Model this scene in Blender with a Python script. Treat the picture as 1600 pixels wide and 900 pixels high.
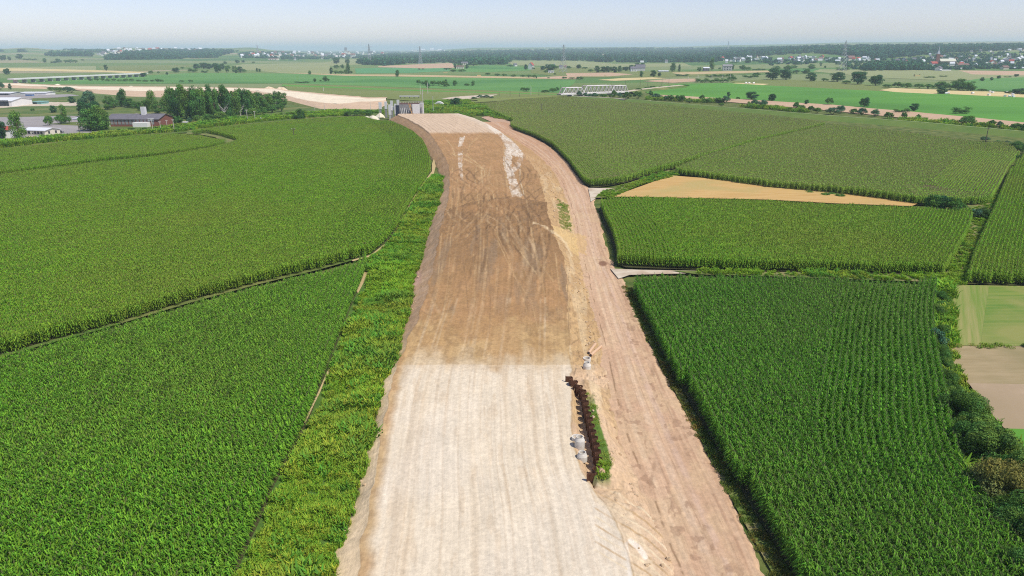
import bpy, math, random
import numpy as np

for o in list(bpy.data.objects):
    bpy.data.objects.remove(o)
scene = bpy.context.scene
COL = scene.collection
rng = np.random.default_rng(7)
random.seed(7)

# ------------------------------------------------------------------ camera
IMW, IMH, FPX, CAMH = 1600.0, 900.0, 1120.0, 40.0
HORIZON_Y = 75.5
PITCH = math.atan((450 - HORIZON_Y) / FPX)
ROLL = math.atan(7.0 / 1600.0)
Fv = np.array([0, math.cos(PITCH), -math.sin(PITCH)])
Uv0 = np.array([0, math.sin(PITCH), math.cos(PITCH)])
Rv0 = np.array([1.0, 0, 0])
Uv = Uv0 * math.cos(ROLL) + Rv0 * math.sin(ROLL)
Rv = Rv0 * math.cos(ROLL) - Uv0 * math.sin(ROLL)
from mathutils import Matrix, Vector
cam_data = bpy.data.cameras.new('camera')
cam = bpy.data.objects.new('camera', cam_data)
COL.objects.link(cam)
m = Matrix(((Rv[0], Uv[0], -Fv[0], 0), (Rv[1], Uv[1], -Fv[1], 0), (Rv[2], Uv[2], -Fv[2], CAMH), (0, 0, 0, 1)))
cam.matrix_world = m
cam_data.sensor_width = 36.0
cam_data.lens = 36.0 * FPX / IMW
cam_data.clip_start = 0.5
cam_data.clip_end = 60000
scene.camera = cam

# ------------------------------------------------------------------ light
SUN_AZ = 127.0      # degrees clockwise from +Y (view direction): from the right, slightly behind
SUN_EL = 57.0
world = bpy.data.worlds.new('World'); scene.world = world
world.use_nodes = True
nt = world.node_tree
bg = nt.nodes['Background']
sky = nt.nodes.new('ShaderNodeTexSky')
sky.sky_type = 'NISHITA'; sky.sun_disc = False
sky.sun_elevation = math.radians(SUN_EL)
sky.sun_rotation = math.radians(SUN_AZ)
sky.altitude = 50; sky.air_density = 1.0; sky.air_density = 0.8; sky.dust_density = 0.4; sky.ozone_density = 2.0
tint = nt.nodes.new('ShaderNodeMix'); tint.data_type = 'RGBA'; tint.blend_type = 'MULTIPLY'
tint.inputs[0].default_value = 1.0; tint.inputs[7].default_value = (1.02, 0.88, 0.95, 1)
nt.links.new(sky.outputs[0], tint.inputs[6]); nt.links.new(tint.outputs[2], bg.inputs[0])
bg.inputs[1].default_value = 0.145
sun_d = bpy.data.lights.new('sun', 'SUN'); sun_d.energy = 4.2; sun_d.angle = math.radians(0.6)
sun_d.color = (1.0, 0.95, 0.86)
sun = bpy.data.objects.new('sun', sun_d); COL.objects.link(sun)
az = math.radians(SUN_AZ); el = math.radians(SUN_EL)
sdir = Vector((math.sin(az) * math.cos(el), math.cos(az) * math.cos(el), math.sin(el)))
sun.rotation_euler = sdir.to_track_quat('Z', 'Y').to_euler()
sun.location = (60, -20, 120)
scene.view_settings.view_transform = 'Standard'
scene.view_settings.look = 'None'
scene.view_settings.gamma = 1.0
scene.view_settings.exposure = 0.08
scene.view_settings.use_curve_mapping = False
scene.render.engine = 'CYCLES'
cy = scene.cycles
cy.max_bounces = 5; cy.diffuse_bounces = 3; cy.glossy_bounces = 2; cy.transmission_bounces = 3
cy.volume_bounces = 2; cy.transparent_max_bounces = 6
cy.caustics_reflective = False; cy.caustics_refractive = False
cy.use_denoising = False
cy.filter_width = 1.1
cy.sample_clamp_indirect = 4.0

# ------------------------------------------------------------------ maths helpers
def sstep(a, b, v):
    t = np.clip((v - a) / (b - a), 0, 1)
    return t * t * (3 - 2 * t)

def hgt(x, y):
    """terrain height far away: wooded hills right, in the middle and left"""
    x = np.asarray(x, float); y = np.asarray(y, float)
    r = np.hypot(x, y); a = np.degrees(np.arctan2(x, y))
    wr = sstep(12, 24, a)
    hr = np.interp(r, [0, 1500, 2000, 3000, 4200, 9000, 12000, 40000], [0, 0, 7, 30, 44, 86, 92, 92])
    wl = sstep(-13, -20, a)
    hl = np.interp(r, [0, 2300, 3400, 4600, 6200, 9000, 40000], [0, 0, 14, 30, 50, 44, 44])
    wm = (1 - sstep(14, 22, a)) * sstep(-8, -2, a)
    hm = np.interp(r, [0, 2600, 5000, 9000, 40000], [0, 0, 12, 50, 50])
    bump = 1 + 0.12 * np.sin(a * 0.9) + 0.06 * np.sin(a * 2.3 + 1)
    return (wr * hr + wl * hl * bump + wm * hm)

def ray(px, py):
    return Fv + Rv * (px - 800) / FPX + Uv * (450 - py) / FPX

def P(px, py, h=0.0):
    d = ray(px, py)
    t = (h - CAMH) / d[2]
    return np.array([d[0] * t, d[1] * t, h])

_T = 800.0 * 1.005 ** np.arange(760)
def PT(px, py):
    """hit on the terrain with hills"""
    d = ray(px, py)
    t = _T
    X = d[0] * t; Y = d[1] * t; Z = CAMH + d[2] * t; H_ = hgt(X, Y)
    k = np.nonzero(Z <= H_)[0]
    if not len(k): return None
    k = k[0]
    return np.array([X[k], Y[k], H_[k]])

def proj(xyz):
    q = xyz - np.array([0, 0, CAMH])
    z = q @ Fv
    return 800 + FPX * (q @ Rv) / z, 450 - FPX * (q @ Uv) / z

def depth(p):
    return float((np.asarray(p) - np.array([0, 0, CAMH])) @ Fv)

def _h(ix, iy, s):
    n = (ix * 374761393 + iy * 668265263 + s * 1274126177) & 0xffffffff
    n = ((n ^ (n >> 13)) * 1274126177) & 0xffffffff
    return ((n ^ (n >> 16)) & 0xffff) / 65535.0

def vnoise(x, y, s=0):
    x = np.asarray(x, float); y = np.asarray(y, float)
    ix = np.floor(x).astype(np.int64); iy = np.floor(y).astype(np.int64)
    fx = x - ix; fy = y - iy
    fx = fx * fx * (3 - 2 * fx); fy = fy * fy * (3 - 2 * fy)
    a = _h(ix, iy, s); b = _h(ix + 1, iy, s); c = _h(ix, iy + 1, s); d = _h(ix + 1, iy + 1, s)
    return (a * (1 - fx) + b * fx) * (1 - fy) + (c * (1 - fx) + d * fx) * fy

def fbm(x, y, s=0, o=4):
    v = 0; a = 0.5; t = 0
    for k in range(o):
        v = v + a * vnoise(x * 2 ** k, y * 2 ** k, s + k * 17); t += a; a *= 0.5
    return v / t

def pip(x, y, poly):
    x = np.asarray(x, float); y = np.asarray(y, float)
    inside = np.zeros(x.shape, bool)
    n = len(poly)
    for i in range(n):
        x1, y1 = poly[i][:2]; x2, y2 = poly[(i + 1) % n][:2]
        if y1 == y2: continue
        c = ((y1 > y) != (y2 > y)) & (x < (x2 - x1) * (y - y1) / (y2 - y1) + x1)
        inside ^= c
    return inside

def dist_line(x, y, pts):
    """distance to a polyline"""
    best = np.full(np.shape(x), 1e9)
    for (x1, y1), (x2, y2) in zip(pts[:-1], pts[1:]):
        dx, dy = x2 - x1, y2 - y1
        L = dx * dx + dy * dy + 1e-9
        t = np.clip(((x - x1) * dx + (y - y1) * dy) / L, 0, 1)
        best = np.minimum(best, np.hypot(x - x1 - t * dx, y - y1 - t * dy))
    return best

def srgb(r, g, b, k=1.0):
    def f(c):
        c = c / 255.0
        return (c / 12.92 if c <= 0.04045 else ((c + 0.055) / 1.055) ** 2.4) * k
    return (f(r), f(g), f(b))

# ------------------------------------------------------------------ object helpers
def tag(o, label=None, cat=None, group=None, kind=None):
    if label: o['label'] = label
    if cat: o['category'] = cat
    if group: o['group'] = group
    if kind: o['kind'] = kind
    return o

def link(o, parent=None):
    COL.objects.link(o)
    if parent is not None: o.parent = parent
    return o

def np_mesh(name, verts, faces, mats=(), smooth=False, colors=None, uvs=None, fmat=None):
    me = bpy.data.meshes.new(name)
    verts = np.asarray(verts, np.float32); faces = np.asarray(faces, np.int32)
    nv = len(verts); nf, k = faces.shape
    me.vertices.add(nv); me.vertices.foreach_set('co', verts.ravel())
    me.loops.add(nf * k); me.loops.foreach_set('vertex_index', faces.ravel())
    me.polygons.add(nf)
    me.polygons.foreach_set('loop_start', np.arange(0, nf * k, k, dtype=np.int32))
    me.polygons.foreach_set('loop_total', np.full(nf, k, np.int32))
    for mt in mats: me.materials.append(mt)
    if fmat is not None: me.polygons.foreach_set('material_index', np.asarray(fmat, np.int32))
    me.update(calc_edges=True)
    me.polygons.foreach_set('use_smooth', np.full(nf, smooth))
    if colors is not None:
        at = me.color_attributes.new('Col', 'FLOAT_COLOR', 'POINT')
        c = np.ones((nv, 4), np.float32); c[:, :3] = colors
        at.data.foreach_set('color', c.ravel())
    if uvs is not None:
        uv = me.uv_layers.new(name='UVMap')
        uv.data.foreach_set('uv', np.asarray(uvs, np.float32)[faces.ravel()].ravel())
    me.validate()
    return me

class MB:
    """collects boxes, bars and prisms into one mesh"""
    def __init__(s): s.v = []; s.f = []; s.m = []
    def add(s, vs, fs, mi=0):
        b = len(s.v); s.v += [tuple(v) for v in vs]
        for f in fs: s.f.append(tuple(b + i for i in f)); s.m.append(mi)
    def box(s, c, size, rz=0, mi=0, taper=1.0):
        cx, cy, cz = c; a, b, h = size[0] / 2, size[1] / 2, size[2]
        cs, sn = math.cos(rz), math.sin(rz); vs = []
        for z, t in ((0, 1), (h, taper)):
            for x, y in ((-a, -b), (a, -b), (a, b), (-a, b)):
                x *= t; y *= t
                vs.append((cx + x * cs - y * sn, cy + x * sn + y * cs, cz + z))
        s.add(vs, [(3, 2, 1, 0), (4, 5, 6, 7), (0, 1, 5, 4), (1, 2, 6, 5), (2, 3, 7, 6), (3, 0, 4, 7)], mi)
    def bar(s, p, q, w, w2=None, n=4, mi=0):
        p = Vector(p); q = Vector(q); w2 = w if w2 is None else w2
        d = (q - p)
        if d.length < 1e-6: return
        d.normalize(); u = d.orthogonal().normalized(); v = d.cross(u)
        vs = []
        for c, r in ((p, w / 2), (q, w2 / 2)):
            for i in range(n):
                a = 2 * math.pi * (i + 0.5) / n
                vs.append(c + u * math.cos(a) * r * 1.2 + v * math.sin(a) * r * 1.2)
        fs = [(i, (i + 1) % n, n + (i + 1) % n, n + i) for i in range(n)]
        fs += [tuple(range(n - 1, -1, -1)), tuple(range(n, 2 * n))]
        s.add(vs, fs, mi)
    def gable(s, c, size, rise, rz=0, mi=0, over=0.4, gmi=None):
        """gable roof; ridge along local x. c = centre at eaves level"""
        cx, cy, cz = c; a, b = size[0] / 2 + over, size[1] / 2 + over
        cs, sn = math.cos(rz), math.sin(rz)
        def T(x, y, z): return (cx + x * cs - y * sn, cy + x * sn + y * cs, cz + z)
        th = 0.18; k = over * rise / (size[1] / 2)
        vs = [T(-a, -b, -k), T(a, -b, -k), T(a, 0, rise), T(-a, 0, rise), T(a, b, -k), T(-a, b, -k)]
        vs += [T(-a, -b, -k + th), T(a, -b, -k + th), T(a, 0, rise + th), T(-a, 0, rise + th), T(a, b, -k + th), T(-a, b, -k + th)]
        s.add(vs, [(0, 3, 2, 1), (3, 5, 4, 2), (6, 7, 8, 9), (9, 8, 10, 11), (0, 1, 7, 6), (5, 11, 10, 4),
                   (0, 6, 9, 3), (3, 9, 11, 5), (1, 2, 8, 7), (2, 4, 10, 8)], mi)
    def gable_wall(s, c, size, h, rise, rz=0, mi=0):
        cx, cy, cz = c; a, b = size[0] / 2, size[1] / 2
        cs, sn = math.cos(rz), math.sin(rz)
        def T(x, y, z): return (cx + x * cs - y * sn, cy + x * sn + y * cs, cz + z)
        vs = [T(-a, -b, 0), T(a, -b, 0), T(a, b, 0), T(-a, b, 0), T(-a, -b, h), T(a, -b, h), T(a, b, h), T(-a, b, h), T(-a, 0, h + rise), T(a, 0, h + rise)]
        s.add(vs, [(0, 1, 5, 4), (2, 3, 7, 6), (1, 2, 6, 9, 5), (3, 0, 4, 8, 7), (3, 2, 1, 0)], mi)
    def tube(s, c, r, h, ri=0, n=20, mi=0):
        cx, cy, cz = c; vs = []
        rings = [(r, 0), (r, h), (ri, h), (ri, 0.05)] if ri else [(r, 0), (r, h)]
        for rr, z in rings:
            for i in range(n):
                a = 2 * math.pi * i / n; vs.append((cx + rr * math.cos(a), cy + rr * math.sin(a), cz + z))
        fs = []
        for k in range(len(rings) - 1):
            for i in range(n): fs.append((k * n + i, k * n + (i + 1) % n, (k + 1) * n + (i + 1) % n, (k + 1) * n + i))
        last = (len(rings) - 1) * n
        fs.append(tuple(last + i for i in range(n)))
        s.add(vs, fs, mi)
    def mesh(s, name, mats):
        me = bpy.data.meshes.new(name); me.from_pydata(s.v, [], s.f)
        for m_ in (mats if isinstance(mats, (list, tuple)) else [mats]): me.materials.append(m_)
        me.polygons.foreach_set('material_index', np.array(s.m, np.int32)); me.update()
        return me
    def build(s, name, mats, parent=None):
        return link(bpy.data.objects.new(name, s.mesh(name, mats)), parent)

def empty(name, loc, rz=0):
    o = bpy.data.objects.new(name, None); COL.objects.link(o)
    o.location = tuple(float(c) for c in loc); o.rotation_euler = (0, 0, rz); o.empty_display_size = 0.5
    return o

def copy_tree(o, parent=None):
    c = o.copy(); COL.objects.link(c); c.parent = parent
    for ch in o.children: copy_tree(ch, c)
    return c

# ------------------------------------------------------------------ materials
def new_mat(name):
    m_ = bpy.data.materials.new(name); m_.use_nodes = True
    n = m_.node_tree.nodes; return m_, n, m_.node_tree.links, n['Principled BSDF']

def mix_rgb(n, l, mode, fac, a, b):
    q = n.new('ShaderNodeMix'); q.data_type = 'RGBA'; q.blend_type = mode
    for k, v in ((0, fac), (6, a), (7, b)):
        if hasattr(v, 'links'): l.new(v, q.inputs[k])
        elif v is not None: q.inputs[k].default_value = v if k == 0 else (*v, 1)
    return q.outputs[2]

def pmat(name, c1, c2=None, scale=1.0, rough=0.85, bump=0.0, c3=None, scale2=None, stretch=(1, 1, 1), rot=0.0, spec=0.2, metal=0.0, coord='pos'):
    m_, n, l, b = new_mat(name)
    b.inputs['Roughness'].default_value = rough
    b.inputs['Specular IOR Level'].default_value = spec
    b.inputs['Metallic'].default_value = metal
    if c2 is None: c2 = tuple(v * 0.82 for v in c1)
    if coord == 'pos':
        g = n.new('ShaderNodeNewGeometry'); src = g.outputs['Position']
    else:
        g = n.new('ShaderNodeTexCoord'); src = g.outputs['Object']
    m0 = n.new('ShaderNodeMapping'); l.new(src, m0.inputs[0]); m0.inputs['Rotation'].default_value = (0, 0, rot)
    mp = n.new('ShaderNodeMapping'); l.new(m0.outputs[0], mp.inputs[0])
    mp.inputs['Scale'].default_value = stretch
    nz = n.new('ShaderNodeTexNoise'); nz.inputs['Scale'].default_value = scale; nz.inputs['Detail'].default_value = 6
    nz.inputs['Roughness'].default_value = 0.65
    l.new(mp.outputs[0], nz.inputs['Vector'])
    r = n.new('ShaderNodeValToRGB'); r.color_ramp.elements[0].position = 0.35; r.color_ramp.elements[1].position = 0.65
    l.new(nz.outputs['Fac'], r.inputs[0])
    out = mix_rgb(n, l, 'MIX', r.outputs[0], c1, c2)
    if c3 is not None:
        nz2 = n.new('ShaderNodeTexNoise'); nz2.inputs['Scale'].default_value = scale2 or scale * 0.2; nz2.inputs['Detail'].default_value = 3
        l.new(src, nz2.inputs['Vector'])
        r2 = n.new('ShaderNodeValToRGB'); r2.color_ramp.elements[0].position = 0.48; r2.color_ramp.elements[1].position = 0.66
        l.new(nz2.outputs['Fac'], r2.inputs[0])
        out = mix_rgb(n, l, 'MIX', r2.outputs[0], out, c3)
    l.new(out, b.inputs['Base Color'])
    if bump:
        bp = n.new('ShaderNodeBump'); bp.inputs['Strength'].default_value = bump
        l.new(nz.outputs['Fac'], bp.inputs['Height']); l.new(bp.outputs[0], b.inputs['Normal'])
    return m_

def leaf_mat(name, k=(1, 1, 1), trans=0.25, patch=0.02, patch_amt=0.35, dry=(0.20, 0.17, 0.05)):
    """foliage: colour attribute x per-instance variation x field-scale patches, with some light let through"""
    m_, n, l, b = new_mat(name)
    at = n.new('ShaderNodeAttribute'); at.attribute_name = 'Col'
    c = mix_rgb(n, l, 'MULTIPLY', 1.0, at.outputs['Color'], k)
    oi = n.new('ShaderNodeObjectInfo')
    mr = n.new('ShaderNodeMapRange'); mr.inputs[3].default_value = 0.9; mr.inputs[4].default_value = 1.1
    l.new(oi.outputs['Random'], mr.inputs[0])
    g = n.new('ShaderNodeNewGeometry')
    nz = n.new('ShaderNodeTexNoise'); nz.inputs['Scale'].default_value = patch; nz.inputs['Detail'].default_value = 4
    l.new(g.outputs['Position'], nz.inputs['Vector'])
    r = n.new('ShaderNodeMapRange'); r.inputs[1].default_value = 0.42; r.inputs[2].default_value = 0.68
    r.inputs[3].default_value = 0; r.inputs[4].default_value = patch_amt
    l.new(nz.outputs['Fac'], r.inputs[0])
    hs = n.new('ShaderNodeHueSaturation'); l.new(c, hs.inputs['Color']); l.new(mr.outputs[0], hs.inputs['Value'])
    c = mix_rgb(n, l, 'MIX', r.outputs[0], hs.outputs[0], dry)
    l.new(c, b.inputs['Base Color'])
    b.inputs['Roughness'].default_value = 0.6; b.inputs['Specular IOR Level'].default_value = 0.12
    if trans:
        tr = n.new('ShaderNodeBsdfTranslucent'); l.new(c, tr.inputs['Color'])
        ms = n.new('ShaderNodeMixShader'); ms.inputs[0].default_value = trans
        l.new(b.outputs[0], ms.inputs[1]); l.new(tr.outputs[0], ms.inputs[2])
        l.new(ms.outputs[0], n['Material Output'].inputs['Surface'])
    return m_

# ------------------------------------------------------------------ scatter by geometry nodes (stuff only)
def scatter(name, label, cat, pts, rot, scl, protos, idx=None, host_mat=None):
    pts = np.asarray(pts, np.float32)
    me = bpy.data.meshes.new(name); n = len(pts)
    me.vertices.add(n); me.vertices.foreach_set('co', pts.ravel())
    a = me.attributes.new('rz', 'FLOAT_VECTOR', 'POINT')
    rv = np.zeros((n, 3), np.float32); rv[:, 2] = rot; a.data.foreach_set('vector', rv.ravel())
    a = me.attributes.new('sc', 'FLOAT_VECTOR', 'POINT')
    sv = np.asarray(scl, np.float32)
    if sv.ndim == 1: sv = np.repeat(sv[:, None], 3, 1)
    a.data.foreach_set('vector', sv.ravel())
    a = me.attributes.new('ix', 'INT', 'POINT')
    if idx is None: idx = rng.integers(0, len(protos), n)
    a.data.foreach_set('value', np.asarray(idx, np.int32))
    me.update()
    o = link(bpy.data.objects.new(name, me)); tag(o, label, cat, kind='stuff')
    pc = bpy.data.collections.new(name + '_source')
    for i, pm in enumerate(protos):
        po = bpy.data.objects.new('%s_source_%02d' % (name, i), pm); pc.objects.link(po)
    ng = bpy.data.node_groups.new(name + '_nodes', 'GeometryNodeTree')
    ng.interface.new_socket('Geometry', in_out='INPUT', socket_type='NodeSocketGeometry')
    ng.interface.new_socket('Geometry', in_out='OUTPUT', socket_type='NodeSocketGeometry')
    N = ng.nodes; L = ng.links
    gi = N.new('NodeGroupInput'); go = N.new('NodeGroupOutput')
    ci = N.new('GeometryNodeCollectionInfo'); ci.inputs[0].default_value = pc
    ci.inputs['Separate Children'].default_value = True; ci.inputs['Reset Children'].default_value = True
    ip = N.new('GeometryNodeInstanceOnPoints')
    def att(nm, ty):
        q = N.new('GeometryNodeInputNamedAttribute'); q.data_type = ty; q.inputs[0].default_value = nm
        return q.outputs[0]
    L.new(gi.outputs[0], ip.inputs['Points']); L.new(ci.outputs[0], ip.inputs['Instance'])
    ip.inputs['Pick Instance'].default_value = True
    L.new(att('ix', 'INT'), ip.inputs['Instance Index'])
    L.new(att('rz', 'FLOAT_VECTOR'), ip.inputs['Rotation'])
    L.new(att('sc', 'FLOAT_VECTOR'), ip.inputs['Scale'])
    L.new(ip.outputs[0], go.inputs[0])
    md = o.modifiers.new('scatter', 'NODES'); md.node_group = ng
    return o
# ================================================================== GROUND
def ground_mesh():
    rs = np.concatenate([[0, 15, 30], np.geomspace(45, 26000, 260)])
    an = np.radians(np.concatenate([np.linspace(-180, -62, 40)[:-1], np.linspace(-62, 62, 250), np.linspace(62, 180, 40)[1:-1]]))
    nr, na = len(rs), len(an)
    R, A = np.meshgrid(rs, an, indexing='ij')
    X = R * np.sin(A); Y = R * np.cos(A); Z = hgt(X, Y)
    v = np.stack([X, Y, Z], -1).reshape(-1, 3)
    i, j = np.meshgrid(np.arange(nr - 1), np.arange(na), indexing='ij'); j2 = (j + 1) % na
    f = np.stack([i * na + j, i * na + j2, (i + 1) * na + j2, (i + 1) * na + j], -1).reshape(-1, 4)[:, ::-1]
    return v, f

def ground_mat():
    m_, n, l, b = new_mat('ground_plots')
    b.inputs['Roughness'].default_value = 0.95; b.inputs['Specular IOR Level'].default_value = 0.1
    g = n.new('ShaderNodeNewGeometry')
    mp = n.new('ShaderNodeMapping'); l.new(g.outputs['Position'], mp.inputs[0])
    mp.inputs['Rotation'].default_value = (0, 0, math.radians(-9)); mp.inputs['Scale'].default_value = (0.0011, 0.0042, 0)
    vo = n.new('ShaderNodeTexVoronoi'); vo.inputs['Scale'].default_value = 1.0; l.new(mp.outputs[0], vo.inputs['Vector'])
    sp = n.new('ShaderNodeSeparateColor'); l.new(vo.outputs['Color'], sp.inputs[0])
    r = n.new('ShaderNodeValToRGB'); r.color_ramp.interpolation = 'CONSTANT'
    cols = [(0.0, (0.13, 0.20, 0.055)), (0.2, (0.20, 0.24, 0.10)), (0.36, (0.10, 0.19, 0.05)), (0.52, (0.30, 0.27, 0.15)), (0.62, (0.16, 0.22, 0.07)), (0.78, (0.36, 0.30, 0.19)), (0.86, (0.08, 0.16, 0.045))]
    e = r.color_ramp.elements; e[0].position = 0; e[0].color = (*cols[0][1], 1)
    e[1].position = cols[1][0]; e[1].color = (*cols[1][1], 1)
    for p_, c_ in cols[2:]:
        q = e.new(p_); q.color = (*c_, 1)
    l.new(sp.outputs[0], r.inputs[0])
    # near the camera: rough meadow
    near = n.new('ShaderNodeTexNoise'); near.inputs['Scale'].default_value = 0.25; near.inputs['Detail'].default_value = 8; l.new(g.outputs['Position'], near.inputs['Vector'])
    nr = n.new('ShaderNodeValToRGB'); nr.color_ramp.elements[0].position = 0.35; nr.color_ramp.elements[0].color = (0.06, 0.10, 0.02, 1)
    nr.color_ramp.elements[1].position = 0.7; nr.color_ramp.elements[1].color = (0.19, 0.20, 0.06, 1)
    l.new(near.outputs['Fac'], nr.inputs[0])
    ln = n.new('ShaderNodeVectorMath'); ln.operation = 'LENGTH'; l.new(g.outputs['Position'], ln.inputs[0])
    mr = n.new('ShaderNodeMapRange'); mr.inputs[1].default_value = 700; mr.inputs[2].default_value = 900; l.new(ln.outputs['Value'], mr.inputs[0])
    out = mix_rgb(n, l, 'MIX', mr.outputs[0], nr.outputs[0], r.outputs[0])
    l.new(out, b.inputs['Base Color'])
    return m_

v, f = ground_mesh()
ground = link(bpy.data.objects.new('ground', np_mesh('ground', v, f, [ground_mat()], smooth=True)))
tag(ground, 'flat open farmland stretching to the horizon', 'ground', kind='structure')

# ---- flat field sheets
_fz = [0.02]
def tri_poly(me_pts):
    from mathutils.geometry import tessellate_polygon
    return tessellate_polygon([[Vector((p[0], p[1], 0)) for p in me_pts]])

def sheet(name, label, pts, mat, z=None, cat='field', kind='structure'):
    """flat polygon on the ground; pts in world x, y"""
    if z is None:
        _fz[0] += 0.012; z = _fz[0]
    me = bpy.data.meshes.new(name)
    vs = [(float(p[0]), float(p[1]), z) for p in pts]
    tr = tri_poly(vs); fs = []
    for t in tr:
        a, b_, c = t
        cr = (vs[b_][0] - vs[a][0]) * (vs[c][1] - vs[a][1]) - (vs[b_][1] - vs[a][1]) * (vs[c][0] - vs[a][0])
        fs.append((a, b_, c) if cr > 0 else (a, c, b_))
    me.from_pydata(vs, [], fs); me.materials.append(mat); me.update()
    o = link(bpy.data.objects.new(name, me)); tag(o, label, cat, kind=kind)
    return o

def px_world(poly):
    out = []
    for p in poly:
        q = P(p[0], p[1], p[2] if len(p) > 2 else 0.0); out.append((q[0], q[1]))
    return out

def wob(pts, step=25.0, amp=1.0, seed=0):
    """subdivide an outline and let it wander a little, as field edges do"""
    out = []; n = len(pts)
    for i in range(n):
        a = np.array(pts[i]); b = np.array(pts[(i + 1) % n]); L = np.linalg.norm(b - a); k = max(1, int(min(L / step, 40)))
        for j in range(k):
            t = j / k; p = a + (b - a) * t
            q = (vnoise(p[0] * 0.03, p[1] * 0.03, seed) - 0.5) * 2 * amp; r_ = (vnoise(p[0] * 0.03, p[1] * 0.03, seed + 5) - 0.5) * 2 * amp
            out.append((p[0] + q, p[1] + r_))
    return out

FM = {
 'green':   pmat('meadow_green', (0.095, 0.235, 0.05), (0.125, 0.27, 0.06), 0.01, c3=(0.055, 0.17, 0.035), scale2=0.004, stretch=(0.3, 1.5, 1)),
 'vivid':   pmat('meadow_vivid', (0.085, 0.25, 0.026), (0.115, 0.285, 0.034), 0.02, c3=(0.07, 0.20, 0.022), scale2=0.006, stretch=(0.25, 1.6, 1)),
 'teal':    pmat('crop_blue_green', (0.085, 0.25, 0.085), (0.105, 0.28, 0.10), 0.01),
 'olive':   pmat('crop_olive', (0.155, 0.19, 0.045), (0.19, 0.22, 0.06), 0.015, stretch=(0.3, 1.5, 1)),
 'pale':    pmat('crop_pale', (0.24, 0.27, 0.11), (0.29, 0.30, 0.13), 0.01, stretch=(0.3, 1.5, 1)),
 'tan':     pmat('stubble_tan', (0.44, 0.33, 0.16), (0.52, 0.40, 0.21), 0.03, stretch=(0.3, 1.5, 1)),
 'yellow':  pmat('stubble_yellow', (0.55, 0.44, 0.19), (0.62, 0.50, 0.25), 0.03),
 'pink':    pmat('soil_pink', (0.46, 0.31, 0.19), (0.52, 0.36, 0.23), 0.02),
 'dark':    pmat('weed_ground', (0.06, 0.13, 0.02), (0.10, 0.17, 0.03), 0.5),
 'dirt':    pmat('dirt_pale', (0.48, 0.37, 0.27), (0.60, 0.49, 0.38), 0.2, bump=0.1),
 'grey':    pmat('gravel_grey', (0.27, 0.25, 0.24), (0.34, 0.31, 0.29), 0.08),
 'track':   pmat('track_pale', (0.50, 0.42, 0.31), (0.62, 0.54, 0.42), 0.6, c3=(0.44, 0.34, 0.24), scale2=0.25, bump=0.2),
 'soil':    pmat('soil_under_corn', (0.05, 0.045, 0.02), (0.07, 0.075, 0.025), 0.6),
 'verge':   pmat('grass_verge', (0.10, 0.16, 0.03), (0.18, 0.20, 0.055), 1.2, c3=(0.24, 0.20, 0.09), scale2=0.3, bump=0.3),
 'scrub':   pmat('scrub_ground', (0.07, 0.125, 0.022), (0.12, 0.165, 0.035), 0.12, c3=(0.19, 0.19, 0.06), scale2=0.03),
}
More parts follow.
